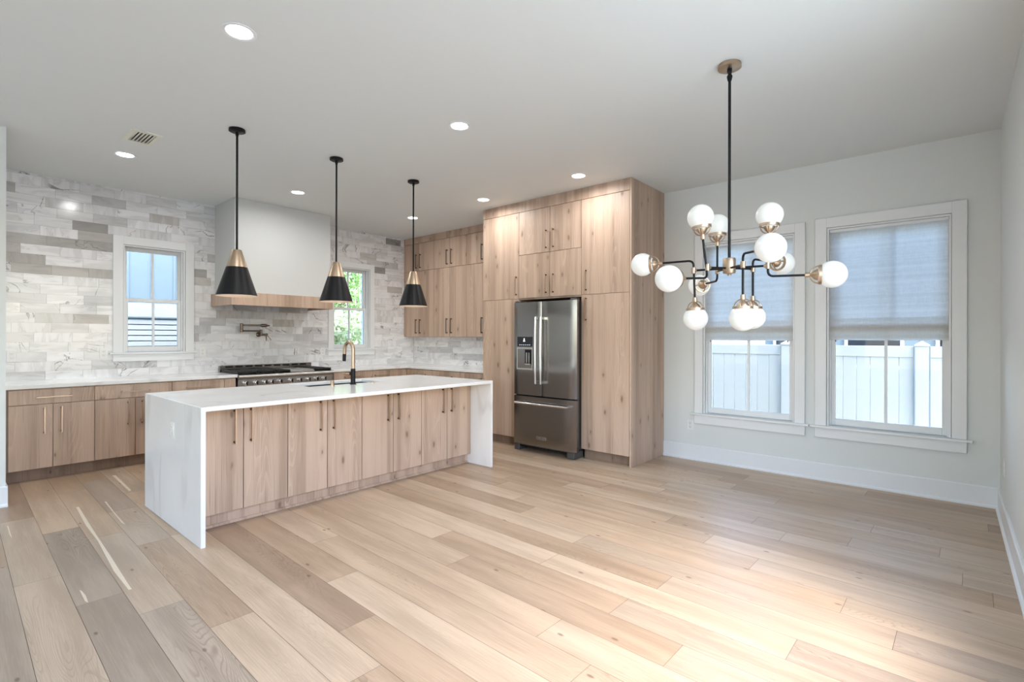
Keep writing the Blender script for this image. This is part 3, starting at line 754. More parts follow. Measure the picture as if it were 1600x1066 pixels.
# worktops
def flat_top(name, pts, label, loc):
    bm = B()
    lo = [bm.verts.new((x, y, 0.8785)) for x, y in pts]; hi = [bm.verts.new((x, y, CT)) for x, y in pts]
    bm.faces.new(list(reversed(lo))); bm.faces.new(hi)
    k = len(pts)
    for i in range(k): bm.faces.new((lo[i], lo[(i + 1) % k], hi[(i + 1) % k], hi[i]))
    o = obj(name, bm, M['quartz'], None, bevel=0.002); set_origin(o, loc)
    return tag(o, label, 'worktop')
flat_top('worktop', [(XL + 0.001, 6.522), (2.466, 6.522), (2.466, YB - 0.0065), (XL + 0.001, YB - 0.0065)], 'white quartz worktop left of the range under the left window', (1.4, 6.85, 0.8785))
flat_top('worktop', [(3.726, 6.522), (4.977, 6.522), (4.977, 4.7115), (XW - 0.0065, 4.7115), (XW - 0.0065, YB - 0.0065), (3.726, YB - 0.0065)], 'white quartz L-shaped worktop right of the range, turning the corner', (4.6, 6.85, 0.8785))

# ------------------------------------------------------------------ range
RX0_, RX1_, RYF = 2.472, 3.720, 6.500
rg = thing('range', 'wide stainless steel gas range with black grates under the hood', 'stove', (3.096, 6.85, 0))
bm = B(); box(bm, RX0_, RX1_, 6.545, 7.175, 0.10, 0.895, 0.003); obj('body', bm, M['steel'], rg)
for x in (RX0_ + 0.06, RX1_ - 0.06):
    for y in (6.64, 7.12):
        bm = B(); lathe(bm, [(0.022, 0.0005), (0.022, 0.0995)], (x, y, 0), seg=14); obj('foot', bm, M['black'], rg)
boxobj('kick_plate', M['black'], rg, (RX0_ + 0.04, RX1_ - 0.04, 6.60, 6.612, 0.02, 0.099))
bm = B()   # bullnose front rail
prof = [(0.0, 0.905), (0.0, 0.855), (-0.030, 0.855), (-0.050, 0.862), (-0.058, 0.880), (-0.052, 0.897), (-0.040, 0.905)]
va = [bm.verts.new((RX0_, 6.548 + a, z)) for a, z in prof]; vb = [bm.verts.new((RX1_, 6.548 + a, z)) for a, z in prof]
for i in range(len(prof)):
    f = bm.faces.new((va[i], va[(i + 1) % 7], vb[(i + 1) % 7], vb[i])); f.smooth = i in (2, 3, 4, 5)
bm.faces.new(list(reversed(va))); bm.faces.new(vb); bmesh.ops.recalc_face_normals(bm, faces=bm.faces)
obj('bullnose', bm, M['steel_light'], rg)
boxobj('control_panel', M['steel_light'], rg, (RX0_ + 0.004, RX1_ - 0.004, 6.528, 6.546, 0.760, 0.853), 0.003)
kx = [2.56, 2.68, 2.79, 2.87, 2.98, 3.12, 3.24, 3.36, 3.47, 3.585]
for k, x in enumerate(kx):
    bm = B(); lathe(bm, [(0.031, 0), (0.031, 0.006), (0.025, 0.010), (0.023, 0.040), (0.018, 0.044)], (x, 6.5275, 0.805), (0, -1, 0), 20)
    kn = obj('knob', bm, M['chrome'], rg)
    bm = B(); box(bm, x - 0.006, x + 0.006, 6.470, 6.4835, 0.782, 0.828, 0.002); obj('knob_grip', bm, M['black'], kn)
for x0, x1 in ((RX0_ + 0.01, 2.93), (2.94, RX1_ - 0.01)):
    bm = B(); box(bm, x0, x1, 6.520, 6.544, 0.17, 0.745, 0.004); d = obj('oven_door', bm, M['steel'], rg)
    bm = B(); tube(bm, [(x0 + 0.06, 6.475, 0.70), (x1 - 0.06, 6.475, 0.70)], 0.011, 12)
    for x in (x0 + 0.08, x1 - 0.08): box(bm, x - 0.01, x + 0.01, 6.475, 6.5195, 0.69, 0.71)
    obj('handle', bm, M['chrome'], d)
    bm = B(); box(bm, x0 + 0.12, x1 - 0.12, 6.5175, 6.5202, 0.30, 0.58); obj('door_glass', bm, M['glassblack'], d)
boxobj('cooktop', M['black'], rg, (RX0_ + 0.003, RX1_ - 0.003, 6.551, 7.125, 0.896, 0.904))
def grate(x0, x1, y0, y1):
    bm = B(); z0, z1 = 0.9045, 0.943; w = 0.013
    for y in (y0, (y0 + y1) / 2 - w / 2, y1 - w): box(bm, x0, x1, y, y + w, z1 - 0.020, z1, 0.002)
    for x in (x0, x1 - w): box(bm, x, x + w, y0, y1, z0, z1, 0.002)
    n = 5
    for k in range(1, n + 1):
        x = x0 + (x1 - x0) * k / (n + 1); box(bm, x - w / 2, x + w / 2, y0, y1, z1 - 0.018, z1 - 0.001, 0.002)
    for yc in (y0 + (y1 - y0) * 0.26, y0 + (y1 - y0) * 0.74): lathe(bm, [(0.052, z0), (0.052, z0 + 0.010), (0.036, z0 + 0.016)], ((x0 + x1) / 2, yc, 0), seg=18)
    return bm
for x0, x1 in ((2.485, 2.715), (2.72, 2.95), (2.955, 3.13), (3.475, 3.71)):
    obj('burner_grate', grate(x0, x1, 6.565, 7.10), M['black_iron'], rg)
bm = B(); box(bm, 3.14, 3.465, 6.57, 7.09, 0.9045, 0.935, 0.006); box(bm, 3.135, 3.470, 6.56, 7.10, 0.9045, 0.915, 0.002)
obj('griddle', bm, M['steel_light'], rg)
bm = B(); box(bm, RX0_ + 0.005, RX1_ - 0.005, 7.127, 7.172, 0.896, 0.995, 0.004); obj('backguard', bm, M['steel'], rg)
bm = B()
for k in range(9): box(bm, RX0_ + 0.07 + k * 0.125, RX0_ + 0.16 + k * 0.125, 7.1235, 7.1272, 0.966, 0.986)
obj('backguard_vent', bm, M['black'], rg)

# ------------------------------------------------------------------ hood
hd = thing('range_hood', 'white plaster range hood with an oak band, above the range', 'hood', (3.06, YB, 1.757))
boxobj('hood_cover', M['hoodpaint'], hd, (2.437, 3.686, 6.545, YB - 0.0065, 1.915, H - 0.001), 0.002)
bm = B()   # oak band: front and two returns
box(bm, 2.392, 3.712, 6.520, 6.544, 1.757, 1.9145, 0.0015); box(bm, 2.392, 2.415, 6.5445, YB - 0.0065, 1.757, 1.9145, 0.0015); box(bm, 3.689, 3.712, 6.5445, YB - 0.0065, 1.757, 1.9145, 0.0015)
box(bm, 2.4155, 3.6885, 6.5445, YB - 0.0065, 1.898, 1.9145)
obj('oak_band', bm, M['oak'], hd)
bm = B(); box(bm, 2.418, 3.686, 6.547, YB - 0.008, 1.790, 1.897); obj('hood_liner', bm, M['steel'], hd)
bm = B()
for k in range(4):
    x = 2.50 + k * 0.285; box(bm, x, x + 0.265, 6.62, 7.10, 1.778, 1.7895, 0.003)
obj('baffle_filter', bm, M['chrome'], hd)

# ------------------------------------------------------------------ pot filler
pf = thing('pot_filler', 'dark bronze folding pot filler tap on the tile above the range', 'faucet', (3.00, YB - 0.006, 1.40))
bm = B(); lathe(bm, [(0.034, 0.0005), (0.034, 0.006), (0.026, 0.012), (0.014, 0.016), (0.014, 0.07)], (2.985, YB - 0.006, 1.402), (0, -1, 0), 20); obj('flange', bm, M['oldbronze'], pf)
bm = B(); tube(bm, [(2.985, 7.10, 1.385), (2.985, 7.10, 1.470)], 0.015, 12); obj('riser', bm, M['oldbronze'], pf)
bm = B(); tube(bm, [(2.985, 7.10, 1.450), (2.735, 7.085, 1.450)], 0.0095, 10); obj('lower_arm', bm, M['oldbronze'], pf)
bm = B(); lathe(bm, [(0.018, 1.430), (0.018, 1.545), (0.012, 1.550)], (2.727, 7.085, 0), seg=14); obj('joint', bm, M['oldbronze'], pf)
bm = B(); tube(bm, [(2.742, 7.08, 1.525), (2.94, 7.03, 1.525)], 0.0095, 10); obj('upper_arm', bm, M['oldbronze'], pf)
bm = B(); lathe(bm, [(0.011, 0), (0.022, 0.02), (0.022, 0.075), (0.010, 0.095), (0.006, 0.12)], (2.94, 7.03, 1.523), (0.97, -0.24, 0), 14); obj('valve', bm, M['oldbronze'], pf)
bm = B(); tube(bm, [(3.02, 7.09, 1.40), (3.035, 7.06, 1.39), (3.035, 7.06, 1.315)], [0.014, 0.012, 0.006], 10); obj('spout', bm, M['oldbronze'], pf)
bm = B(); tube(bm, [(2.985, 7.095, 1.402), (3.045, 7.07, 1.402)], 0.013, 10); lathe(bm, [(0.017, -0.012), (0.017, 0.012)], (3.04, 7.07, 1.402), (0, 1, 0), 14)
tube(bm, [(3.045, 7.06, 1.40), (3.095, 7.05, 1.325)], 0.004, 8); obj('lever', bm, M['oldbronze'], pf)

# ------------------------------------------------------------------ wall outlets
def outlet(P, u, z, label, w=0.072, hh=0.116, gang=1, grp='white socket plates', kindn='outlet', m='white_plastic', switch=False):
    t = thing('wall_outlet' if not switch else 'wall_switch', label, kindn, P(u, 0.006, z), grp)
    W = w + (gang - 1) * 0.046
    def wb(bm, a, b, d0, d1, c, e, bev=0.0):
        p, q = P(a, d0, c), P(b, d1, e); box(bm, p[0], q[0], p[1], q[1], p[2], q[2], bev)
    bm = B(); wb(bm, u - W / 2, u + W / 2, 0.0001, 0.006, z - hh / 2, z + hh / 2, 0.0015); obj('cover_plate', bm, M[m], t)
    for g in range(gang):
        uc = u + (g - (gang - 1) / 2) * 0.046
        if switch:
            bm = B(); wb(bm, uc - 0.016, uc + 0.016, 0.0061, 0.0085, z - 0.033, z + 0.033, 0.001); obj('rocker', bm, M[m], t); continue
        for dz in (-0.021, 0.021):
            bm = B(); wb(bm, uc - 0.017, uc + 0.017, 0.0061, 0.0080, z + dz - 0.016, z + dz + 0.016, 0.003); s = obj('socket', bm, M[m], t)
            bm = B()
            for du in (-0.006, 0.006): wb(bm, uc + du - 0.0013, uc + du + 0.0013, 0.0079, 0.0083, z + dz - 0.002, z + dz + 0.007)
            wb(bm, uc - 0.002, uc + 0.002, 0.0079, 0.0083, z + dz - 0.010, z + dz - 0.006); obj('slot', bm, M['slot'], s)
    return t
PBt = lambda u, d, z: (u, YB - 0.006 - d, z)
outlet(PBt, 0.564, 1.170, 'white socket plate on the marble tile at the far left end')
outlet(PBt, 1.301, 1.180, 'white socket plate on the tile just left of the left kitchen window')
outlet(PBt, 2.296, 1.178, 'white socket plate on the tile just right of the left kitchen window')
outlet(PBt, 3.925, 1.150, 'white socket plate on the tile between the range and right kitchen window')
outlet(PR, 2.225, 0.386, 'white socket plate low on the painted wall beside the oak end panel')
outlet(lambda u, d, z: (u, YR + d, z), 5.20, 0.420, 'white socket plate on the near wall, at the right edge of the photo', hh=0.12)

# ------------------------------------------------------------------ upper cabinets
GU, GU2 = 'oak wall cabinets, lower tier', 'oak wall cabinets, upper tier'
UZ0, UZM, UZ1 = 1.375, 2.483, 2.951
UD = XW - 0.0065 - 5.430
for (y0, ys, y1, where) in ((7.186, 6.785, 6.402, 'beside the tiled wall'), (6.402, 6.012, 5.632, 'in the middle of the row'), (5.632, 5.235, 4.712, 'beside the tall pantry')):
    hl = (ys + 0.052, ys - 0.052)
    t = thing('wall_cabinet', 'tall oak wall cabinet over the right worktop, ' + where, 'cabinet', (5.53, (y0 + y1) / 2, UZ0), GU)
    UPF.carcass(t, y1, y0, UD, UZ0, UZM - 0.001)
    UPF.panel('door', t, ys, y0, UZ0, UZM - 0.001, ((hl[0], 1.430), (hl[0], 1.670)), hm='oldbronze')
    UPF.panel('door', t, y1, ys, UZ0, UZM - 0.001, ((hl[1], 1.430), (hl[1], 1.670)), hm='oldbronze')
    t = thing('wall_cabinet', 'short oak wall cabinet below the ceiling, ' + where, 'cabinet', (5.53, (y0 + y1) / 2, UZM), GU2)
    UPF.carcass(t, y1, y0, UD, UZM, UZ1)
    UPF.panel('door', t, ys, y0, UZM, UZ1, ((hl[0], 2.525), (hl[0], 2.765)), hm='oldbronze')
    UPF.panel('door', t, y1, ys, UZM, UZ1, ((hl[1], 2.525), (hl[1], 2.765)), hm='oldbronze')
bm = B(); UPF.box(bm, 4.712, 7.186, 0.0, -0.020, UZ1 + 0.002, H - 0.001); o = obj('crown_panel', bm, M['oak']); set_origin(o, (5.43, 5.95, UZ1))
tag(o, 'oak filler strip between the wall cabinets and the ceiling', 'filler panel')

# ------------------------------------------------------------------ tall cabinets and fridge surround
TD = 0.80; TZM, TZ1 = 1.853, 2.930
def tall(label, y0, y1, hy):
    t = thing('tall_cabinet', label, 'cabinet', (5.25, (y0 + y1) / 2, 0), 'tall oak pantry cabinets')
    TALL.carcass(t, y0, y1, TD, 0.114, TZ1)
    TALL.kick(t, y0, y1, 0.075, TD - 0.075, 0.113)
    TALL.panel('door', t, y0, y1, TZM, TZ1, ((hy, 1.895), (hy, 2.135)))
    TALL.panel('door', t, y0, y1, 0.112, TZM, ((hy, 1.560), (hy, 1.820)))
    return t
tall('tall oak pantry cabinet left of the refrigerator', 4.087, 4.711, 4.125)
tall('tall oak pantry cabinet right of the refrigerator', 2.562, 3.164, 3.100)
t = thing('overhead_cabinet', 'oak cabinet with four small doors above the refrigerator', 'cabinet', (5.25, 3.625, TZM))
TALL.carcass(t, 3.1645, 4.0865, TD, 1.836, TZ1)
for z0, z1, hz in ((2.392, TZ1, (2.434, 2.662)), (TZM, 2.392, (1.898, 2.130))):
    TALL.panel('door', t, 3.609, 4.087, z0, z1, ((3.661, hz[0]), (3.661, hz[1])))
    TALL.panel('door', t, 3.164, 3.609, z0, z1, ((3.556, hz[0]), (3.556, hz[1])))
bm = B(); box(bm, 4.8495, XW - 0.001, 2.541, 2.5605, 0.0005, H - 0.001, 0.001); o = obj('end_panel', bm, M['oak']); set_origin(o, (5.25, 2.55, 0))
tag(o, 'full-height oak end panel closing the tall cabinets toward the dining side', 'panel')
bm = B(); TALL.box(bm, 2.562, 4.711, 0.0, -0.020, TZ1 + 0.002, H - 0.001, 0.001); TALL.box(bm, 4.690, 4.711, -0.0205, -0.80, TZ1 + 0.002, H - 0.001)
o = obj('crown_panel', bm, M['oak']); set_origin(o, (4.85, 3.63, TZ1)); tag(o, 'oak filler strip between the tall cabinets and the ceiling', 'filler panel')

# ------------------------------------------------------------------ refrigerator
fr = thing('refrigerator', 'stainless steel french door refrigerator with a bottom freezer drawer', 'refrigerator', (5.15, 3.58, 0))
FX, FY0, FY1, FS = 4.690, 3.128, 4.040, 3.609
boxobj('body', M['gasket'], fr, (4.790, 5.52, FY0 + 0.055, FY1 + 0.02, 0.095, 1.790), 0.004)
bm = B(); box(bm, 4.745, 4.7895, FY0 + 0.045, FY1 - 0.004, 0.10, 1.775); obj('door_gasket', bm, M['black'], fr)
def fdoor(name, y0, y1, z0, z1):
    """door with gently bowed front"""
    bm = B(); n = 10; pr_ = []
    for k in range(n + 1):
        y = y0 + (y1 - y0) * k / n; e = min(y - y0, y1 - y); rr = 0.012
        x = FX + (rr - math.sqrt(max(0, rr * rr - (rr - e) ** 2)) if e < rr else 0.0)
        pr_.append((x, y))
    yc, hw = (FY0 + FY1) / 2, (FY1 - FY0) / 2
    pr_ = [(x + 0.008 * (((y - yc) / hw) ** 2), y) for x, y in pr_]
    pr_ = [(4.744, y0)] + pr_ + [(4.744, y1)]
    a = [bm.verts.new((x, y, z0)) for x, y in pr_]; b = [bm.verts.new((x, y, z1)) for x, y in pr_]
    for i in range(len(pr_)):
        j = (i + 1) % len(pr_); f = bm.faces.new((a[i], a[j], b[j], b[i])); f.smooth = 0 < i < len(pr_) - 2
    bm.faces.new(list(reversed(a))); bm.faces.new(b); bmesh.ops.recalc_face_normals(bm, faces=bm.faces)
    return obj(name, bm, M['steel'], fr)
dl = fdoor('door', FS + 0.002, FY1, 0.684, 1.790); dr = fdoor('door', FY0, FS - 0.002, 0.684, 1.790); dz = fdoor('freezer_drawer', FY0, FY1, 0.092, 0.668)
def fhandle(y, par):
    bm = B(); z0, z1, x = 0.83, 1.61, 4.632
    pts = [(x, y, z0), (x - 0.006, y, z0 + 0.2), (x - 0.008, y, (z0 + z1) / 2), (x - 0.006, y, z1 - 0.2), (x, y, z1)]
    tube(bm, pts, 0.0135, 14)
    h_ = obj('handle', bm, M['chrome'], par)
    bm = B()
    for z in (z0 + 0.018, z1 - 0.018): box(bm, 4.634, 4.697, y - 0.012, y + 0.012, z - 0.016, z + 0.016, 0.003)
    obj('handle_mount', bm, M['chrome'], par)
fhandle(3.652, dl); fhandle(3.575, dr)
bm = B(); tube(bm, [(4.632, FY0 + 0.075, 0.592), (4.632, FY1 - 0.072, 0.592)], 0.0125, 14); obj('handle', bm, M['chrome'], dz)
bm = B()
for y in (FY0 + 0.09, FY1 - 0.09): box(bm, 4.634, 4.698, y - 0.016, y + 0.016, 0.580, 0.604, 0.003)
obj('handle_mount', bm, M['chrome'], dz)
# dispenser
bm = B(); box(bm, 4.6865, 4.697, 3.743, 3.975, 1.262, 1.378, 0.002); dp = obj('display', bm, M['glassblack'], dl)
bm = B(); lathe(bm, [(0.016, 1.320), (0.012, 1.332), (0.006, 1.340), (0.009, 1.352), (0.004, 1.360)], (4.6862, 3.866, 0), seg=12)
for v in bm.verts: v.co.x = 4.6862 + (v.co.x - 4.6862) * 0.05
for k in range(6): box(bm, 4.6858, 4.6864, 3.775 + k * 0.030, 3.790 + k * 0.030, 1.279, 1.283)
obj('display_icons', bm, M['whiteglow'], dp)
bm = B()
cells(bm, [4.6850, 4.6975], [3.737, 3.750, 3.968, 3.981], [0.985, 1.003, 1.232, 1.250], lambda x, y, z: not (3.75 < y < 3.968 and 1.003 < z < 1.232)); obj('dispenser_frame', bm, M['steel_light'], dl)
bm = B(); box(bm, 4.6876, 4.6900, 3.7505, 3.9675, 1.0035, 1.2315); obj('dispenser_recess', bm, M['steel'], dl)
bm = B(); box(bm, 4.6800, 4.6875, 3.753, 3.850, 1.050, 1.225, 0.002); obj('dispenser_nozzle', bm, M['black'], dl)
bm = B()
for y in (3.778, 3.815): box(bm, 4.6755, 4.6797, y, y + 0.014, 1.065, 1.190, 0.002)
box(bm, 4.676, 4.6797, 3.765, 3.845, 1.045, 1.058, 0.001); obj('dispenser_paddle', bm, M['steel_light'], dl)
bm = B(); cells(bm, [4.684, 4.690], [3.540, 3.545, 3.669, 3.674], [0.176, 0.181, 0.207, 0.212], lambda x, y, z: not (3.545 < y < 3.669 and 0.181 < z < 0.207)); bd = obj('badge', bm, M['chrome'], dz)
boxobj('badge_field', M['gasket'], bd, (4.6865, 4.690, 3.5452, 3.6688, 0.1812, 0.2068))
bm = B()
for k in range(10): box(bm, 4.6857, 4.6864, 3.555 + k * 0.0108, 3.5615 + k * 0.0108, 0.189, 0.1985 if k not in (2, 9) else 0.2015)
obj('badge_lettering', bm, M['chrome'], bd)
bm = B(); box(bm, 4.75, 4.7895, FY0 + 0.06, FY1 - 0.005, 0.050, 0.090); obj('base_grille', bm, M['black'], fr)
for y0, y1 in ((FY0 + 0.05, FY0 + 0.15), (FY1 - 0.06, FY1 + 0.02)):
    bm = B(); box(bm, 4.735, 4.92, y0, y1, 0.0005, 0.085, 0.006); obj('foot', bm, M['gasket'], fr)
bm = B(); box(bm, 4.742, 4.80, FY0 + 0.05, FY1 + 0.0, 0.070, 0.0895, 0.004); obj('base_rail', bm, M['gasket'], fr)
bm = B(); box(bm, 4.72, 4.80, FY0 + 0.02, FY0 + 0.10, 1.7905, 1.812, 0.004); box(bm, 4.72, 4.80, FY1 - 0.09, FY1 - 0.01, 1.7905, 1.812, 0.004); obj('hinge_cover', bm, M['gasket'], fr)

# ------------------------------------------------------------------ island
IX0, IX1, IY0, IY1 = 1.160, 3.918, 3.658, 4.935
SX0, SX1, SY0, SY1 = 2.305, 3.100, 4.455, 4.850
T = 0.030
wt = thing('island_worktop', 'white quartz island worktop with waterfall ends reaching the floor', 'worktop', (2.54, 4.3, 0))
bm = B()
cells(bm, [IX0, IX0 + T, SX0, SX1, IX1 - T, IX1], [IY0, SY0, SY1, IY1], [0.0005, CT - T, CT],
      lambda x, y, z: (z > CT - T and not (SX0 < x < SX1 and SY0 < y < SY1)) or x < IX0 + T or x > IX1 - T)
obj('quartz_slab', bm, M['quartz'], wt, bevel=0.003)
ie = [IX0 + T + 0.001, 1.537, 1.870, 2.206, 2.536, 2.871, 3.206, 3.543, IX1 - T - 0.001]
names = ('next to the left waterfall end', 'second from the left waterfall end', 'third from the left waterfall end', 'next to the right waterfall end')
for k in range(4):
    u0, um, u1 = ie[2 * k], ie[2 * k + 1], ie[2 * k + 2]
    t = thing('island_cabinet', 'two-door oak island cabinet ' + names[k], 'cabinet', ((u0 + u1) / 2, 4.3, 0), 'oak cabinets of the island')
    bm = B(); ztop = 0.8825
    if k in (0,): xs = [u0 + 0.0005, u1 - 0.0005]
    else: xs = [u0 + 0.0005, u1 - 0.0005]
    x0c, x1c = xs
    hx0, hx1 = max(x0c, SX0 - 0.03), min(x1c, SX1 + 0.03)
    if hx0 < hx1:
        cells(bm, sorted({x0c, hx0, hx1, x1c}), [3.9765, SY0 - 0.03, SY1 + 0.03, 4.90], [0.104, 0.62, ztop], lambda x, y, z: not (hx0 < x < hx1 and SY0 - 0.03 < y < SY1 + 0.03 and z > 0.62))
    else: box(bm, x0c, x1c, 3.9765, 4.90, 0.104, ztop)
    obj('body', bm, M['oak'], t)
    bm = B(); box(bm, x0c, x1c, 4.012, 4.84, 0.0005, 0.1035); box(bm, x0c, x1c, 4.000, 4.0115, 0.0005, 0.022, 0.003); obj('toe_kick', bm, M['oak'], t)
    ISL.panel('door', t, u0, um, 0.104, 0.874, ((um - 0.064, 0.592), (um - 0.064, 0.845)))
    ISL.panel('door', t, um, u1, 0.104, 0.874, ((um + 0.052, 0.592), (um + 0.052, 0.845)))
# sink
sk_ = thing('sink', 'undermount sink basin with dark walls set in the island worktop', 'sink', (2.70, 4.65, 0.64))
bm = B(); e = 0.012
cells(bm, [SX0 - 0.028, SX0 - 0.002, SX1 + 0.002, SX1 + 0.028], [SY0 - 0.028, SY0 - 0.002, SY1 + 0.002, SY1 + 0.028], [0.640, 0.652, CT - T - 0.001],
      lambda x, y, z: z < 0.652 or not (SX0 - 0.002 < x < SX1 + 0.002 and SY0 - 0.002 < y < SY1 + 0.002))
obj('basin', bm, M['sinksteel'], sk_)
bm = B(); lathe(bm, [(0.045, 0.6522), (0.045, 0.656), (0.035, 0.657)], (2.70, 4.66, 0), seg=18); obj('drain', bm, M['chrome'], sk_)
# faucet
fc = thing('kitchen_faucet', 'tall gooseneck faucet in brass and black on the island', 'faucet', (2.702, 4.372, CT))
fx, fy = 2.702, 4.372
bm = B(); lathe(bm, [(0.030, 0.0003), (0.030, 0.006), (0.0225, 0.010), (0.0225, 0.150), (0.019, 0.153)], (fx, fy, CT), seg=24); obj('base', bm, M['black'], fc)
bm = B(); pts = [(fx, fy, CT + 0.150), (fx, fy, CT + 0.26)]
R_ = 0.075
for k in range(13):
    a = PI * (1 - k / 12 * 0.95); pts.append((fx, fy + R_ + R_ * math.cos(a), CT + 0.325 + R_ * 1.10 * math.sin(a)))
pts.append((fx, fy + 2 * R_ + 0.004, CT + 0.292))
tube(bm, pts, 0.0175, 14); obj('gooseneck', bm, M['brass'], fc)
bm = B(); lathe(bm, [(0.0165, 0), (0.0172, 0.070), (0.015, 0.074)], (fx, fy + 2 * R_ + 0.010, CT + 0.219), (0, -0.06, 1), 16); obj('spray_head', bm, M['black'], fc)
bm = B(); tube(bm, [(fx - 0.020, fy, CT + 0.105), (fx - 0.045, fy, CT + 0.105)], 0.013, 12); hb = obj('handle_hub', bm, M['black'], fc)
bm = B(); tube(bm, [(fx - 0.045, fy, CT + 0.105), (fx - 0.075, fy, CT + 0.108), (fx - 0.125, fy - 0.01, CT + 0.124)], [0.010, 0.007, 0.005], 10); obj('lever', bm, M['brass'], hb)
sd = thing('soap_dispenser', 'small brass air gap cap on the island, left of the faucet', 'air gap', (2.467, 4.340, CT))
bm = B(); lathe(bm, [(0.022, 0.0003), (0.022, 0.004), (0.0165, 0.006), (0.0165, 0.050), (0.012, 0.056)], (2.467, 4.340, CT), seg=18); obj('cap', bm, M['brass'], sd)
bm = B()
for k in range(3): box(bm, 2.464 - 0.006, 2.464 + 0.006, 4.3222, 4.3245, CT + 0.014 + k * 0.012, CT + 0.019 + k * 0.012)
obj('vent_slot', bm, M['slot'], sd)
bt = thing('disposal_button', 'small flat bronze push button on the island, right of the faucet', 'button', (2.918, 4.372, CT))
bm = B(); lathe(bm, [(0.022, 0.0003), (0.022, 0.004), (0.019, 0.006)], (2.918, 4.372, CT), seg=18); obj('collar', bm, M['bronze'], bt)
bm = B(); lathe(bm, [(0.012, 0.006), (0.012, 0.010)], (2.918, 4.372, CT), seg=14); obj('push_cap', bm, M['bronze'], bt)
outlet(lambda u, d, z: (IX0 - d, u, z), 4.222, 0.700, 'white socket plate set in the left waterfall end of the island')

# ------------------------------------------------------------------ pendants
def pendant(x, label, y=4.392):
    t = thing('pendant_lamp', label, 'lamp', (x, y, H), 'cone pendants over the island')
    bm = B(); lathe(bm, [(0.060, H - 0.001), (0.062, H - 0.020), (0.055, H - 0.024)], (x, y, 0), seg=28); ca = obj('canopy', bm, M['black'], t)
    bm = B()
    for s in (-1, 1): sphere(bm, (x + s * 0.026, y - s * 0.028, H - 0.0245), 0.006, 8, 6)
    obj('screw', bm, M['oldbronze'], ca)
    bm = B(); tube(bm, [(x, y, H - 0.02), (x, y, 2.078)], 0.0085, 12); lathe(bm, [(0.012, H - 0.055), (0.012, H - 0.022)], (x, y, 0), seg=12); obj('rod', bm, M['black'], t)
    bm = B(); lathe(bm, [(0.034, 2.078), (0.036, 2.075), (0.078, 1.937), (0.075, 1.937)], (x, y, 0), seg=40, cap=(True, False)); obj('brass_cap', bm, M['brass'], t)
    bm = B(); lathe(bm, [(0.0785, 1.9365), (0.152, 1.706), (0.1495, 1.706)], (x, y, 0), seg=40, cap=(False, False)); obj('shade', bm, M['black'], t)
    bm = B(); lathe(bm, [(0.152, 1.7057), (0.1525, 1.7030), (0.149, 1.7030), (0.076, 1.936), (0.034, 2.072)], (x, y, 0), seg=40, cap=(False, True)); obj('shade_lining', bm, M['shadein'], t)
    bm = B(); sphere(bm, (x, y, 1.84), 0.032, 16, 10); lathe(bm, [(0.016, 1.865), (0.018, 1.93)], (x, y, 0), seg=12); obj('bulb', bm, M['bulb'], t)
    return t
pendant(1.652, 'black cone pendant with brass cap, hung nearest the left end of the island')
pendant(2.534, 'black cone pendant with brass cap, hung over the middle of the island')
pendant(3.441, 'black cone pendant with brass cap, hung nearest the refrigerator')

# ------------------------------------------------------------------ recessed lights and vent
LAMP_W = 5.6
def downlight(x, y, label):
    t = thing('recessed_light', label, 'light', (x, y, H), 'recessed ceiling lights')
    bm = B(); lathe(bm, [(0.088, -0.0002), (0.088, -0.004), (0.078, -0.006), (0.070, -0.003), (0.066, -0.001)], (x, y, H), seg=32, cap=(False, False)); obj('trim_ring', bm, M['trim'], t)
    bm = B(); lathe(bm, [(0.066, -0.0008), (0.066, -0.0022)], (x, y, H), seg=28); obj('lens', bm, M['lens'], t)
    l = bpy.data.lights.new('lamp_glow', 'AREA'); l.shape = 'DISK'; l.size = 0.125; l.energy = LAMP_W; l.color = (1.0, 0.99, 0.975); l.spread = math.radians(172)
    o = bpy.data.objects.new('lamp_glow', l); COL.objects.link(o); o.parent = t; o.location = (0, 0, -0.008)
for x, y, lab in ((1.131, 2.980, 'round recessed ceiling light nearest the camera, above the left end of the island'), (2.785, 2.972, 'recessed ceiling light in front of the island, between middle and right pendants'),
                  (1.205, 5.80, 'recessed ceiling light beside the ceiling vent'), (2.84, 5.775, 'recessed ceiling light right in front of the white hood'),
                  (4.505, 5.765, 'recessed ceiling light behind the right pendant rod, farthest from the camera'), (4.474, 4.345, 'recessed ceiling light before the short wall cabinets and the pantry left of the refrigerator'), (4.455, 2.945, 'recessed ceiling light close to the top corner of the oak end panel')):
    downlight(x, y, lab)
vt = thing('ceiling_vent', 'cream slatted air vent in the ceiling above the left run', 'vent', (1.195, 5.175, H))
VX0, VX1, VY0, VY1 = 1.085, 1.300, 5.005, 5.345
bm = B(); cells(bm, [VX0, VX0 + 0.035, VX1 - 0.035, VX1], [VY0, VY0 + 0.04, VY1 - 0.04, VY1], [H - 0.010, H - 0.0005], lambda x, y, z: not (VX0 + 0.035 < x < VX1 - 0.035 and VY0 + 0.04 < y < VY1 - 0.04)); obj('frame', bm, M['ventmetal'], vt)
bm = B(); box(bm, VX0 + 0.036, VX1 - 0.036, VY0 + 0.041, VY1 - 0.041, H - 0.002, H - 0.0006); obj('backing', bm, M['ventdark'], vt)
for k in range(6):
    x = VX0 + 0.046 + k * 0.0245
    bm = B(); v = [bm.verts.new(p) for p in ((x + 0.008, VY0 + 0.041, H - 0.005), (x - 0.009, VY0 + 0.041, H - 0.010), (x - 0.009, VY1 - 0.041, H - 0.010), (x + 0.008, VY1 - 0.041, H - 0.005))]
    bm.faces.new(v); o = obj('slat', bm, M['ventmetal'], vt); so = o.modifiers.new('solid', 'SOLIDIFY'); so.thickness = 0.001

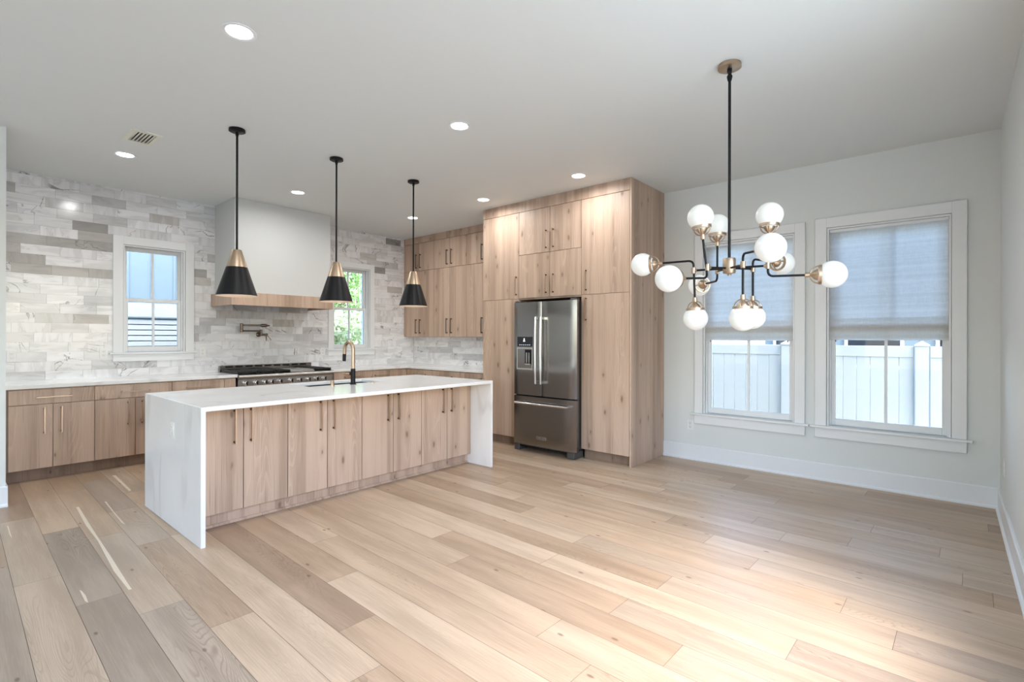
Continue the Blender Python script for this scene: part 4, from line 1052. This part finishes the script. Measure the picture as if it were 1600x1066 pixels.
# ------------------------------------------------------------------ chandelier
CX, CY, HZ = 3.244, 1.0365, 1.8025
S_ = 3.244 / 3.007
TX, TY = 0.0462, 0.0078
def tilt(v):
    v = Vector(v); return Vector((CX + v.x, CY + v.y, HZ + v.z + TX * v.x + TY * v.y))
ch = thing('chandelier', 'black and brass chandelier with twelve opal glass globes over the dining area', 'chandelier', (CX, CY, H))
bm = B(); lathe(bm, [(0.066, H - 0.0005), (0.068, H - 0.024), (0.062, H - 0.027)], (CX, CY, 0), seg=32); obj('canopy', bm, M['brass'], ch)
bm = B(); lathe(bm, [(0.012, H - 0.10), (0.017, H - 0.075), (0.010, H - 0.06), (0.014, H - 0.045), (0.014, H - 0.026)], (CX, CY, 0), seg=14); obj('swivel', bm, M['black'], ch)
bm = B(); tube(bm, [(CX, CY, H - 0.09), (CX, CY, HZ + 0.06)], 0.0085, 12); obj('rod', bm, M['black'], ch)
bm = B(); lathe(bm, [(0.010, -0.045), (0.013, -0.036), (0.034, -0.032), (0.037, -0.028), (0.037, 0.058), (0.034, 0.062), (0.012, 0.064)], (CX, CY, HZ), (-TX, -TY, 1), 28); obj('hub', bm, M['brass'], ch)
RJ, RO, ZO, ZU, ZD = 0.1984 * S_, 0.4985 * S_, 0.0588 * S_, 0.2777 * S_, 0.2835 * S_
PH, PH2 = 37.4972, 2.858
SPEC = {'A': (60, 1, 0.0046, -0.0036), 'B': (120, -1, 0.0162, -0.0112), 'C': (0, -1, -0.0082, -0.0084), 'D': (180, 1, -0.0128, -0.0088), 'E': (-60, 1, -0.0004, -0.0135), 'F': (240, -1, 0.0006, -0.0063)}
GR_, RR, CUP = 0.0755, 0.050, 0.050
def cup(c, d):
    """open brass cup: ring round the globe, four straps and a socket stem; c globe centre, d direction globe -> stem"""
    d = Vector(d).normalized(); c = Vector(c); u = d.orthogonal().normalized(); w = d.cross(u)
    off = math.sqrt(GR_ ** 2 - RR ** 2); bm = B()
    lathe(bm, [(RR - 0.003, off - 0.006), (RR + 0.006, off - 0.006), (RR + 0.006, off + 0.009), (RR - 0.003, off + 0.009), (RR - 0.003, off - 0.006)], c, d, 28, (False, False))
    for k in range(4):
        a = PI / 2 * k + PI / 4; e = u * math.cos(a) + w * math.sin(a)
        tube(bm, [c + d * (off + CUP * math.sin(PI / 2 * j / 6)) + e * ((RR - 0.001) * math.cos(PI / 2 * j / 6) + 0.008 * (j / 6)) for j in range(7)], 0.0038, 8)
    lathe(bm, [(0.034, off + 0.004), (0.032, off + 0.018), (0.022, off + 0.034), (0.012, off + 0.042), (0.009, off + CUP - 0.002), (0.0135, off + CUP), (0.0135, off + CUP + 0.026), (0.008, off + CUP + 0.028)], c, d, 16)
    return bm, c + d * (off + CUP + 0.024)
for k, (az, s, sw, dr) in SPEC.items():
    a = math.radians(PH + az); u = Vector((math.cos(a), math.sin(a), 0)); w = Vector((-u.y, u.x, 0))
    a2 = math.radians(PH + PH2 + az); u2 = Vector((math.cos(a2), math.sin(a2), 0))
    js = _R * 0.020 if k == 'B' else Vector((0, 0, 0))
    J = tilt(u * RJ) + js
    go = tilt(u2 * RO + w * sw * S_ + Vector((0, 0, s * ZO + dr * S_)))
    lean = Vector((0, 0, 0))
    if k == 'B': lean = -_R * 0.022
    if k == 'F': lean = _R * 0.010
    if k == 'A': lean = _R * 0.014
    gv = tilt(u * RJ + Vector((0, 0, ZU if s < 0 else -ZD))) + lean
    corner = tilt(u * RJ + Vector((0, 0, s * ZO))) + js
    din = (corner - go).normalized()
    cb, eo = cup(go, din); dv = (corner - gv).normalized()
    cb2, ev = cup(gv, dv)
    bm = B(); tube(bm, [tilt(u * 0.030), J - u * 0.012], 0.0068, 10); obj('spoke', bm, M['black'], ch)
    bm = B(); lathe(bm, [(0.0135, -0.019), (0.0135, 0.019)], J, (0, 0, 1), 16); lathe(bm, [(0.010, 0.0), (0.010, 0.022)], J, -u, 14); obj('joint_collar', bm, M['brass'], ch)
    bm = B(); tube(bm, arc_pts(ev, corner, eo, 0.034, 8), 0.0068, 10); obj('arm', bm, M['black'], ch)
    for g, cbm in ((go, cb), (gv, cb2)):
        cu = obj('socket_cup', cbm, M['brass'], ch)
        bm = B(); sphere(bm, g, GR_, 32, 20); obj('globe', bm, M['globe'], ch)

# ------------------------------------------------------------------ outdoors
GZ = -0.35
boxobj('ground', M['bounce_ground'], None, (-20, 40, -20, 40, GZ - 0.2, GZ))['kind'] = 'structure'
def fence_run(x, y0, y1, top, label, post=True):
    t = thing('picket_fence', label, 'fence', (x, (y0 + y1) / 2, GZ), 'white fence panels outside the dining windows')
    bm = B(); box(bm, x - 0.022, x + 0.022, y0, y1, top - 0.14, top, 0.004); obj('top_rail', bm, M['fence'], t)
    bm = B(); box(bm, x - 0.022, x + 0.022, y0, y1, GZ + 0.03, GZ + 0.17, 0.004); obj('bottom_rail', bm, M['fence'], t)
    bm = B(); n = max(1, round((y1 - y0) / 0.155)); w = (y1 - y0) / n
    for k in range(n): box(bm, x - 0.010, x + 0.010, y0 + k * w + 0.0015, y0 + (k + 1) * w - 0.0015, GZ + 0.165, top - 0.135, 0.003)
    obj('pickets', bm, M['fence'], t)
def fence_post(x, y, top, label):
    bm = B(); box(bm, x - 0.064, x + 0.064, y - 0.064, y + 0.064, GZ, top, 0.004)
    box(bm, x - 0.075, x + 0.075, y - 0.075, y + 0.075, top, top + 0.02, 0.004)
    v = bmesh.ops.create_cone(bm, segments=4, radius1=0.105, radius2=0.01, depth=0.045, cap_ends=True, matrix=Matrix.Translation((x, y, top + 0.042)) @ Matrix.Rotation(PI / 4, 4, 'Z'))
    o = obj('fence_post', bm, M['fence']); set_origin(o, (x, y, GZ)); tag(o, label, 'fence post', 'white fence posts')
FXX = 8.0; ys_ = [-1.90, 0.270, 1.760, 3.50, 5.3]
labs = ['white fence panel right of the post seen in the corner window', 'white fence panel left of the post in the corner window', 'white fence panel filling most of the window beside the oak end panel', 'white fence panel beyond the tall cabinets']
plabs = ['white fence post hidden past the corner window', 'white fence post seen at the right of the corner window', 'white fence post seen at the right of the window beside the oak panel', 'white fence post left of the window beside the oak panel', 'white fence post at the far end of the fence']
for k in range(4): fence_run(FXX, ys_[k] + 0.077, ys_[k + 1] - 0.077, 1.272, labs[k])
for y, lb in zip(ys_, plabs): fence_post(FXX, y, 1.270, lb)

def house(name, label, x0, x1, y0, y1, z1, face, loc):
    t = thing(name, label, 'house', loc)
    bm = B(); box(bm, x0, x1, y0, y1, GZ, z1); obj('wall', bm, M['siding'], t)
    bm = B()
    if face == 'y':
        k = x0
        while k < x1: box(bm, k, k + 0.045, y0 - 0.02, y0 - 0.0005, GZ, z1, 0.003); k += 0.40
    else:
        k = y0
        while k < y1: box(bm, x0 - 0.02, x0 - 0.0005, k, k + 0.045, GZ, z1, 0.003); k += 0.40
    obj('batten', bm, M['siding'], t)
    bm = B(); e = 0.5
    if face == 'y':
        ym = (y0 + y1) / 2; p = [(x0 - e, y0 - e, z1), (x1 + e, y0 - e, z1), (x1 + e, y1 + e, z1), (x0 - e, y1 + e, z1), (x0 - e, ym, z1 + 2.0), (x1 + e, ym, z1 + 2.0)]
        q = [(0, 1, 5, 4), (2, 3, 4, 5), (0, 4, 3), (1, 2, 5), (3, 2, 1, 0)]
    else:
        xm = (x0 + x1) / 2; p = [(x0 - e, y0 - e, z1), (x1 + e, y0 - e, z1), (x1 + e, y1 + e, z1), (x0 - e, y1 + e, z1), (xm, y0 - e, z1 + 2.0), (xm, y1 + e, z1 + 2.0)]
        q = [(0, 1, 4), (1, 2, 5, 4), (2, 3, 5), (3, 0, 4, 5), (3, 2, 1, 0)]
    v = [bm.verts.new(c) for c in p]
    for f in q: bm.faces.new([v[i] for i in f])
    bmesh.ops.recalc_face_normals(bm, faces=bm.faces); obj('roof', bm, M['roofing'], t)
    return t
hs = house('neighbor_house', 'white board and batten house, coloured blue for skylit shade, seen through the left kitchen window', -3.0, 4.9, 12.4, 18.5, 5.2, 'y', (0.9, 15, GZ))
h2_ = house('neighbor_house', 'pale house behind the white fence outside the dining windows', 12.5, 19.0, -6.0, 3.2, 4.6, 'x', (15, -1, GZ))
bm = B()
for y in (-0.7, 0.75, 2.1):
    box(bm, 12.44, 12.479, y - 0.06, y + 0.92, 0.75, 2.35)
f_ = obj('window', bm, M['trim'], h2_)
for y in (-0.7, 0.75, 2.1):
    bm = B(); box(bm, 12.43, 12.4395, y, y + 0.86, 0.83, 1.52); box(bm, 12.43, 12.4395, y, y + 0.86, 1.57, 2.28); obj('pane', bm, M['glassblack'], f_)
# horizontal slat fence outside the left kitchen window
sf = thing('slat_fence', 'white horizontal slat fence outside the left kitchen window', 'fence', (2.0, 9.2, GZ))
bm = B(); z = GZ + 0.02; k = 0
while z < 1.60:
    box(bm, 0.6, 3.5, 9.20, 9.222, z, z + 0.068, 0.003); z += 0.082
obj('slats', bm, M['slat'], sf)
bm = B(); box(bm, 0.6, 3.5, 9.16, 9.24, 1.665, 1.87, 0.004); obj('top_board', bm, M['slat'], sf)
for x in (0.55, 3.44):
    boxobj('post', M['fence'], sf, (x, x + 0.11, 9.225, 9.335, GZ, 1.66), 0.004)
boxobj('gap_shade_board', M['slatgap'], sf, (0.66, 3.44, 9.27, 9.29, GZ + 0.02, 1.655))  # board added and darkened to put shade into the slat gaps

def tree(name, label, x, y, h, r, n, m, seed, grp='leafy trees outside the right kitchen window'):
    rg_ = random.Random(seed); t = thing(name, label, 'tree', (x, y, GZ), grp)
    bm = B(); tube(bm, [(x, y, GZ), (x + 0.05, y, GZ + h * 0.3), (x - 0.04, y + 0.05, GZ + h * 0.62)], [0.11, 0.09, 0.05], 10)
    for q in range(5):
        a = rg_.uniform(0, 2 * PI); tube(bm, [(x, y, GZ + h * 0.30 + q * 0.12), (x + math.cos(a) * r * 0.6, y + math.sin(a) * r * 0.6, GZ + h * 0.55 + q * 0.2)], [0.05, 0.02], 8)
    obj('trunk', bm, M['bark'], t)
    bm = B(); tl = bm.loops.layers.float_color.new('tone')
    blobs = [(Vector((x + rg_.uniform(-1, 1) * r * 0.6, y + rg_.uniform(-1, 1) * r * 0.6, GZ + h * rg_.uniform(0.18, 0.95))), rg_.uniform(0.35, 0.6) * r) for _ in range(16)]
    for k in range(n):
        c, br = rg_.choice(blobs); d = Vector((rg_.gauss(0, 1), rg_.gauss(0, 1), rg_.gauss(0, 1))).normalized()
        p = c + d * br * (0.6 + 0.4 * rg_.random()); nrm = (d + Vector((rg_.gauss(0, .6), rg_.gauss(0, .6), rg_.gauss(0, .6)))).normalized()
        a = nrm.orthogonal().normalized(); a = Matrix.Rotation(rg_.uniform(0, 2 * PI), 3, nrm) @ a; b = nrm.cross(a); s = rg_.uniform(0.035, 0.075)
        v = [bm.verts.new(p + a * s), bm.verts.new(p + b * s * 0.5 + nrm * s * 0.15), bm.verts.new(p - a * s), bm.verts.new(p - b * s * 0.5 + nrm * s * 0.15)]
        f = bm.faces.new(v); tone = rg_.random()
        for lp in f.loops: lp[tl] = (tone, tone, tone, 1)
    obj('foliage', bm, m, t)
tree('leafy_tree', 'green tree filling the upper right kitchen window', 6.75, 11.3, 4.6, 1.3, 9000, M['leaf'], 3)
tree('leafy_shrub', 'pale green shrub filling the lower right kitchen window', 5.55, 9.1, 2.2, 0.75, 6000, M['leaf2'], 7)
tree('leafy_tree', 'green tree standing behind the others outside the right kitchen window', 9.6, 15.2, 5.8, 2.0, 8000, M['leaf'], 9)
